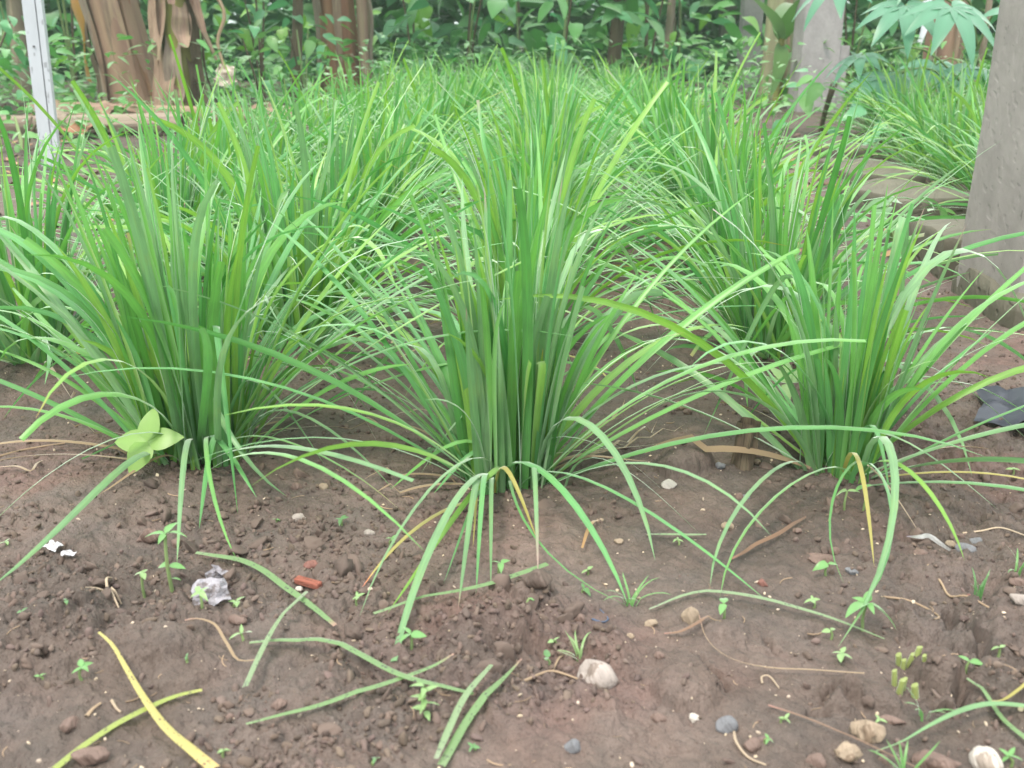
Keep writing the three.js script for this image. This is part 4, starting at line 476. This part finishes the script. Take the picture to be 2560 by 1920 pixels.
// saplings: a thin trunk with leaves
function sapling(label, x, z, h, r, mat, n, leafL, lm, lx = 0) { const t = thing('sapling', label, 'sapling', x, gh(x, z) - .02, z, 'saplings'); part('trunk', tube([V(0, 0, 0), V(lx * .4 + .02, h * .35, 0), V(lx * .7 - .02, h * .7, .03), V(lx, h, 0)], r, r * .45, 8, 12), mat, t);
  for (let i = 0; i < n; i++) { const s = R(.25, 1), l = part('leaf', pick(ovate), lm, t); l.scale.setScalar(leafL * R(.6, 1.1)); l.position.set(lx * s, h * s, 0); l.rotation.order = 'YZX'; l.rotation.set(R(-.4, .4), R(0, 6.28), R(-.5, .4)); } return t; }
const shrubMat = [leafMat('shrub_leaf', .09, .34, .06), leafMat('shrub_leaf_teal', .08, .33, .12), leafMat('shrub_leaf_lime', .19, .46, .03), leafMat('shrub_leaf_dark', .065, .25, .06)];
sapling('dark thin sapling between the ragged and reddish stems', -1.06, -4.9, 1.6, .030, barkDark, 26, .12, shrubMat[1], .1);
sapling('slim brown trunk right of the centre shrubs', .93, -6.2, 2.0, .028, barkGrey, 30, .16, shrubMat[0]);
sapling('dark slim trunk in the centre shrubs', .52, -5.4, 1.8, .04, barkDark, 30, .18, shrubMat[0], .05);
sapling('grey trunk left of the pole', -2.35, -4.9, 2.0, .05, barkGrey, 30, .15, shrubMat[1]);

// shrubs: every leaf a part in the nearer, broad-leaved ones
function shrub(label, x, z, h, r, n, leafL, mats, group = 'broad-leaved shrubs behind the bed') { const t = thing('shrub', label, 'shrub', x, gh(x, z) - .02, z, group);
  for (let i = 0; i < 3; i++) { const a = R(0, 6.28), q = r * R(.2, .6); part('stem', tube([V(0, 0, 0), V(q * .3 * Math.cos(a), h * .4, q * .3 * Math.sin(a)), V(q * Math.cos(a), h * .9, q * Math.sin(a))], .008, .003, 5, 6), pick([barkDark, stemMat]), t); }
  for (let i = 0; i < n; i++) { const a = R(0, 6.28), y = Math.pow(rnd(), .8), q = r * Math.sqrt(R(.15, 1)) * (.75 + .4 * Math.sin(y * 3)), l = part('leaf', pick(ovate), pick(mats), t); l.scale.setScalar(leafL * R(.55, 1.15)); l.position.set(q * Math.cos(a), .02 + h * y, q * Math.sin(a)); l.rotation.order = 'YZX'; l.rotation.set(R(-.6, .6), -a + R(-1.0, 1.0), R(-.9, .35)); }
  return t; }
const SM = shrubMat;
const shrubSpots = [
  ['dark broad-leaved shrub right behind the middle row', -.25, -5.5, 1.1, .42, 105, .17, [SM[0], SM[3], SM[1]]], ['mid green shrub behind the end of the middle row', .25, -5.3, 1.15, .42, 105, .18, [SM[0], SM[3], SM[0], SM[1]]], ['teal leaved shrub behind the right row', .72, -5.5, 1.1, .40, 100, .17, [SM[1], SM[0], SM[3]]],
  ['tall shrub behind the left of the centre', -.6, -6.3, 1.3, .5, 110, .16, [SM[0], SM[2], SM[1]]], ['shrub deep behind the centre', .05, -6.6, 1.4, .55, 110, .18, [SM[3], SM[0], SM[1]]], ['lime tinted shrub left of the fence posts', 1.05, -6.4, 1.3, .42, 100, .15, [SM[2], SM[0], SM[1]]], ['shrub between the second and third posts', 1.45, -8.8, 1.5, .55, 100, .2, [SM[0], SM[1]]],
  ['bright shrub between the brown and ragged banana stems', -1.72, -5.4, 1.2, .40, 110, .12, [SM[2], SM[0], SM[2]]], ['green shrub between ragged stem and dark sapling', -1.30, -5.3, 1.1, .42, 120, .11, [SM[0], SM[1], SM[2]]], ['teal weed shrub in front of the reddish banana stem', -.93, -4.55, .40, .20, 34, .095, [SM[1], weedMat[0]]],
  ['dark leafy shrub behind the white pole', -2.15, -5.0, 1.1, .42, 130, .10, [SM[0], SM[1], SM[3]]], ['low dense shrub left of the white pole', -1.98, -3.75, .42, .30, 120, .075, [SM[0], SM[1], SM[0]]], ['shrub at the far left edge', -2.75, -4.6, 1.2, .45, 120, .11, [SM[0], SM[1], SM[2]]], ['shrub behind the thick brown stem', -2.15, -5.9, 1.4, .5, 110, .13, [SM[0], SM[2], SM[1]]],
  ['bright shrub right of the nearest pale post', 1.62, -4.9, .9, .26, 60, .13, [SM[2], SM[1], weedMat[0]]], ['leafy shrub behind the right banana stems', 2.15, -5.6, 1.3, .5, 100, .14, [SM[0], SM[1], SM[2]]], ['shrub at the right edge behind the bed', 2.85, -5.0, 1.2, .45, 100, .13, [SM[0], SM[2], SM[1]]], ['round-leaved weed at the foot of the nearest pale post', 1.03, -3.35, .20, .13, 24, .085, [weedMat[0], SM[1]]],
  ['low weed between right row and outer bed', 1.05, -2.7, .14, .10, 16, .07, [weedMat[0], SM[1]]], ['weedy leaves at the kerb stones', .60, -1.50, .07, .07, 14, .05, [weedMat[0], weedMat[2]]], ['shrub behind the second post', 1.95, -7.4, 1.5, .5, 100, .18, [SM[1], SM[0]]], ['shrub deep behind the reddish stem', -1.05, -6.8, 1.5, .55, 110, .15, [SM[0], SM[2], SM[1]]], ['shrub deep at the far right', 3.1, -6.8, 1.5, .6, 100, .18, [SM[0], SM[1]]], ['shrub deep at the far left', -3.1, -6.4, 1.5, .6, 110, .16, [SM[0], SM[1]]]];
shrubSpots.push(['pale leaf pair weed right of the ragged stem', -1.02, -4.15, .36, .13, 16, .10, [weedMat[0], SM[1]]], ['weed at the left edge beside the white pole', -1.40, -2.85, .12, .16, 40, .05, [SM[0], weedMat[0]]]);
for (const s of shrubSpots) shrub(...s);

// cassava plant: palmate leaves on long stalks
function palmate(L, n = 7) { const gs = []; for (let i = 0; i < n; i++) { const a = (i - (n - 1) / 2) * .62, k = 1 - .12 * Math.abs(i - (n - 1) / 2), g = broadLeaf(L * k, L * .27, { droopY: .45, fold: .15, n: 7 }); g.rotateY(-a); gs.push(g); } return mergeGeometries(gs); }
{ const x = 1.40, z = -3.1, t = thing('cassava_plant', 'cassava plant with blue-green palmate leaves at the top right', 'cassava plant', x, gh(x, z) - .02, z), mat = leafMat('cassava_leaf', .07, .27, .145), pg = [palmate(.20), palmate(.18)];
  part('stem', tube([V(0, 0, 0), V(.02, .3, 0), V(0, .62, .02), V(.02, 1.0, 0)], .011, .007, 7, 10), barkGrey, t);
  for (const [lx, ly, lz, s, az, el, dy] of [[1.159,0.377,-2.750, 1.1, 1.4, -.5, .1], [1.093,0.385,-2.900, .95, 1.75, -.45, .1], [1.098,0.193,-3.000, 1.0, 1.9, -.4, .12], [1.055,0.250,-3.100, .7, 2.6, -.3, .1], [1.310,0.217,-2.850, 1.1, 1.0, -.3, .1], [1.324,0.220,-3.200, .9, 1.6, -.5, .1], [1.399,0.363,-2.900, 1.0, .9, -.4, .1], [0.975,0.457,-3.100, 1.0, 2.6, -.4, .1], [1.160,0.512,-3.000, 1.1, 1.5, -.4, .1], [1.287,0.132,-3.300, .8, 1.5, -.5, .1]]) {
    const p = V(lx - x, ly - t.position.y, lz - z), l = part('leaf', pick(pg), mat, t); l.position.copy(p); l.scale.setScalar(s); l.rotation.order = 'YZX'; l.rotation.set(R(-.15, .15), -az, el);
    part('leaf_stalk', tube([V(.0, Math.max(.05, p.y - .10), 0), V(p.x * .5, p.y + .02, p.z * .5), p], .004, .0025, 5, 8), stemMat, t); } }
// fallen trunk, dry sheaths and litter at the foot of the banana stems
solo('fallen_trunk', (() => { const g = trunkGeo(.95, .045, .035, 0, 0, 4.4, .14); g.rotateZ(-Math.PI / 2 - .02); g.rotateY(.12); return g; })(), sheathDry, 'fallen tan banana stem lying before the ragged stem', 'fallen trunk', -1.72, .03, -3.75);
solo('fallen_trunk', (() => { const g = trunkGeo(.7, .035, .03, 0, 0, 8.4, .14); g.rotateZ(-Math.PI / 2 + .03); g.rotateY(-.15); return g; })(), barkGrey, 'thin grey fallen stem in front of the tan one', 'fallen trunk', -1.75, .02, -3.35);
for (const [x, z, w, d, a, ry, label, m] of [[-1.6622,-3.8309, .28, .16, .035, .3, 'pale dry banana sheath heaped behind the white pole', sheathDry], [-1.5447,-3.3854, .22, .14, .03, -.4, 'dry sheath at the left of the white pole', barkGrey], [-1.5232,-3.7041, .2, .12, .03, .9, 'brown dead leaf under the thick banana stem', barkBrown], [-1.2627,-3.3854, .26, .12, .02, .2, 'flat dead leaf before the fallen trunk', barkGrey], [-1.0035,-3.9900, .2, .12, .03, .2, 'dead leaf at the edge of the left row', barkBrown], [-1.3437,-3.1454, .14, .1, .02, 1.2, 'reddish dead leaf beside the white pole', barkRed]])
  { const o = solo('dead_leaf', crumple(w, d, a, x * 7 + 20), m, label, 'dead leaf', x, gh(x, z) + .018, z, 'dead banana leaves on the ground'); o.rotation.y = ry; }
// loose low weeds on the ground around the pole and under the shrubs, and the thicket beyond: masses
function leafMass(name, label, n, mats, place, geo) { const by = mats.map(() => []); for (let i = 0; i < n; i++) by[Math.floor(rnd() * mats.length)].push(i); mats.forEach((m, k) => { const im = new THREE.InstancedMesh(geo, m, by[k].length), M = new THREE.Matrix4(), q = new THREE.Quaternion(), e = new THREE.Euler(0, 0, 0, 'YZX'); by[k].forEach((_, i) => { const [x, y, z, s, tilt = .6] = place(); e.set(R(-tilt, tilt), R(0, 6.28), R(-tilt, tilt * .6), 'YZX'); q.setFromEuler(e); M.compose(V(x, y + gh(x, z), z), q, V(s, s, s)); im.setMatrixAt(i, M); }); im.name = numbered(name); im.castShadow = im.receiveShadow = true; tag(im, label + [', darker leaves', ', lighter leaves', ', blue-green leaves'][k], 'undergrowth', null, 'stuff'); scene.add(im); }); }
leafMass('undergrowth', 'far thicket of leaves closing off the garden', 30000, [SM[3], SM[0], SM[1]], () => { const z = -7.4 - 4.5 * rnd(), x = R(-1, 1) * (-z * .85); return [x, 2.8 * Math.pow(rnd(), 1.6), z, R(.14, .34)]; }, ovate[0]);
leafMass('undergrowth', 'leafy thicket on both sides', 5000, [SM[0], SM[2]], () => { const z = -1.5 - 7 * rnd(), sd = rnd() < .5 ? -1 : 1, x = sd * (Math.max(2.4, -z * .62) + 1.2 * rnd()); return [x, 1.6 * Math.pow(rnd(), 1.2), z, R(.07, .16)]; }, ovate[1]);
leafMass('ground_weeds', 'low weeds on the ground behind the beds', 7000, [SM[0], weedMat[0]], () => { let x, z; do { z = -2.9 - 3.6 * rnd(); x = R(-3.2, 3.2); } while (x > -.62 + .05 * -z && x < .45 + .05 * -z && z > -4.4 || (x > .6 && z > -3.9) || (x < -.6 && z > -3.1 && x > -1.5)); return [x, (z < -3.7 ? .3 : .10) * Math.pow(rnd(), 1.5) + .01, z, R(.03, .075), .6]; }, ovate[2]);

renderer.render(scene, camera);
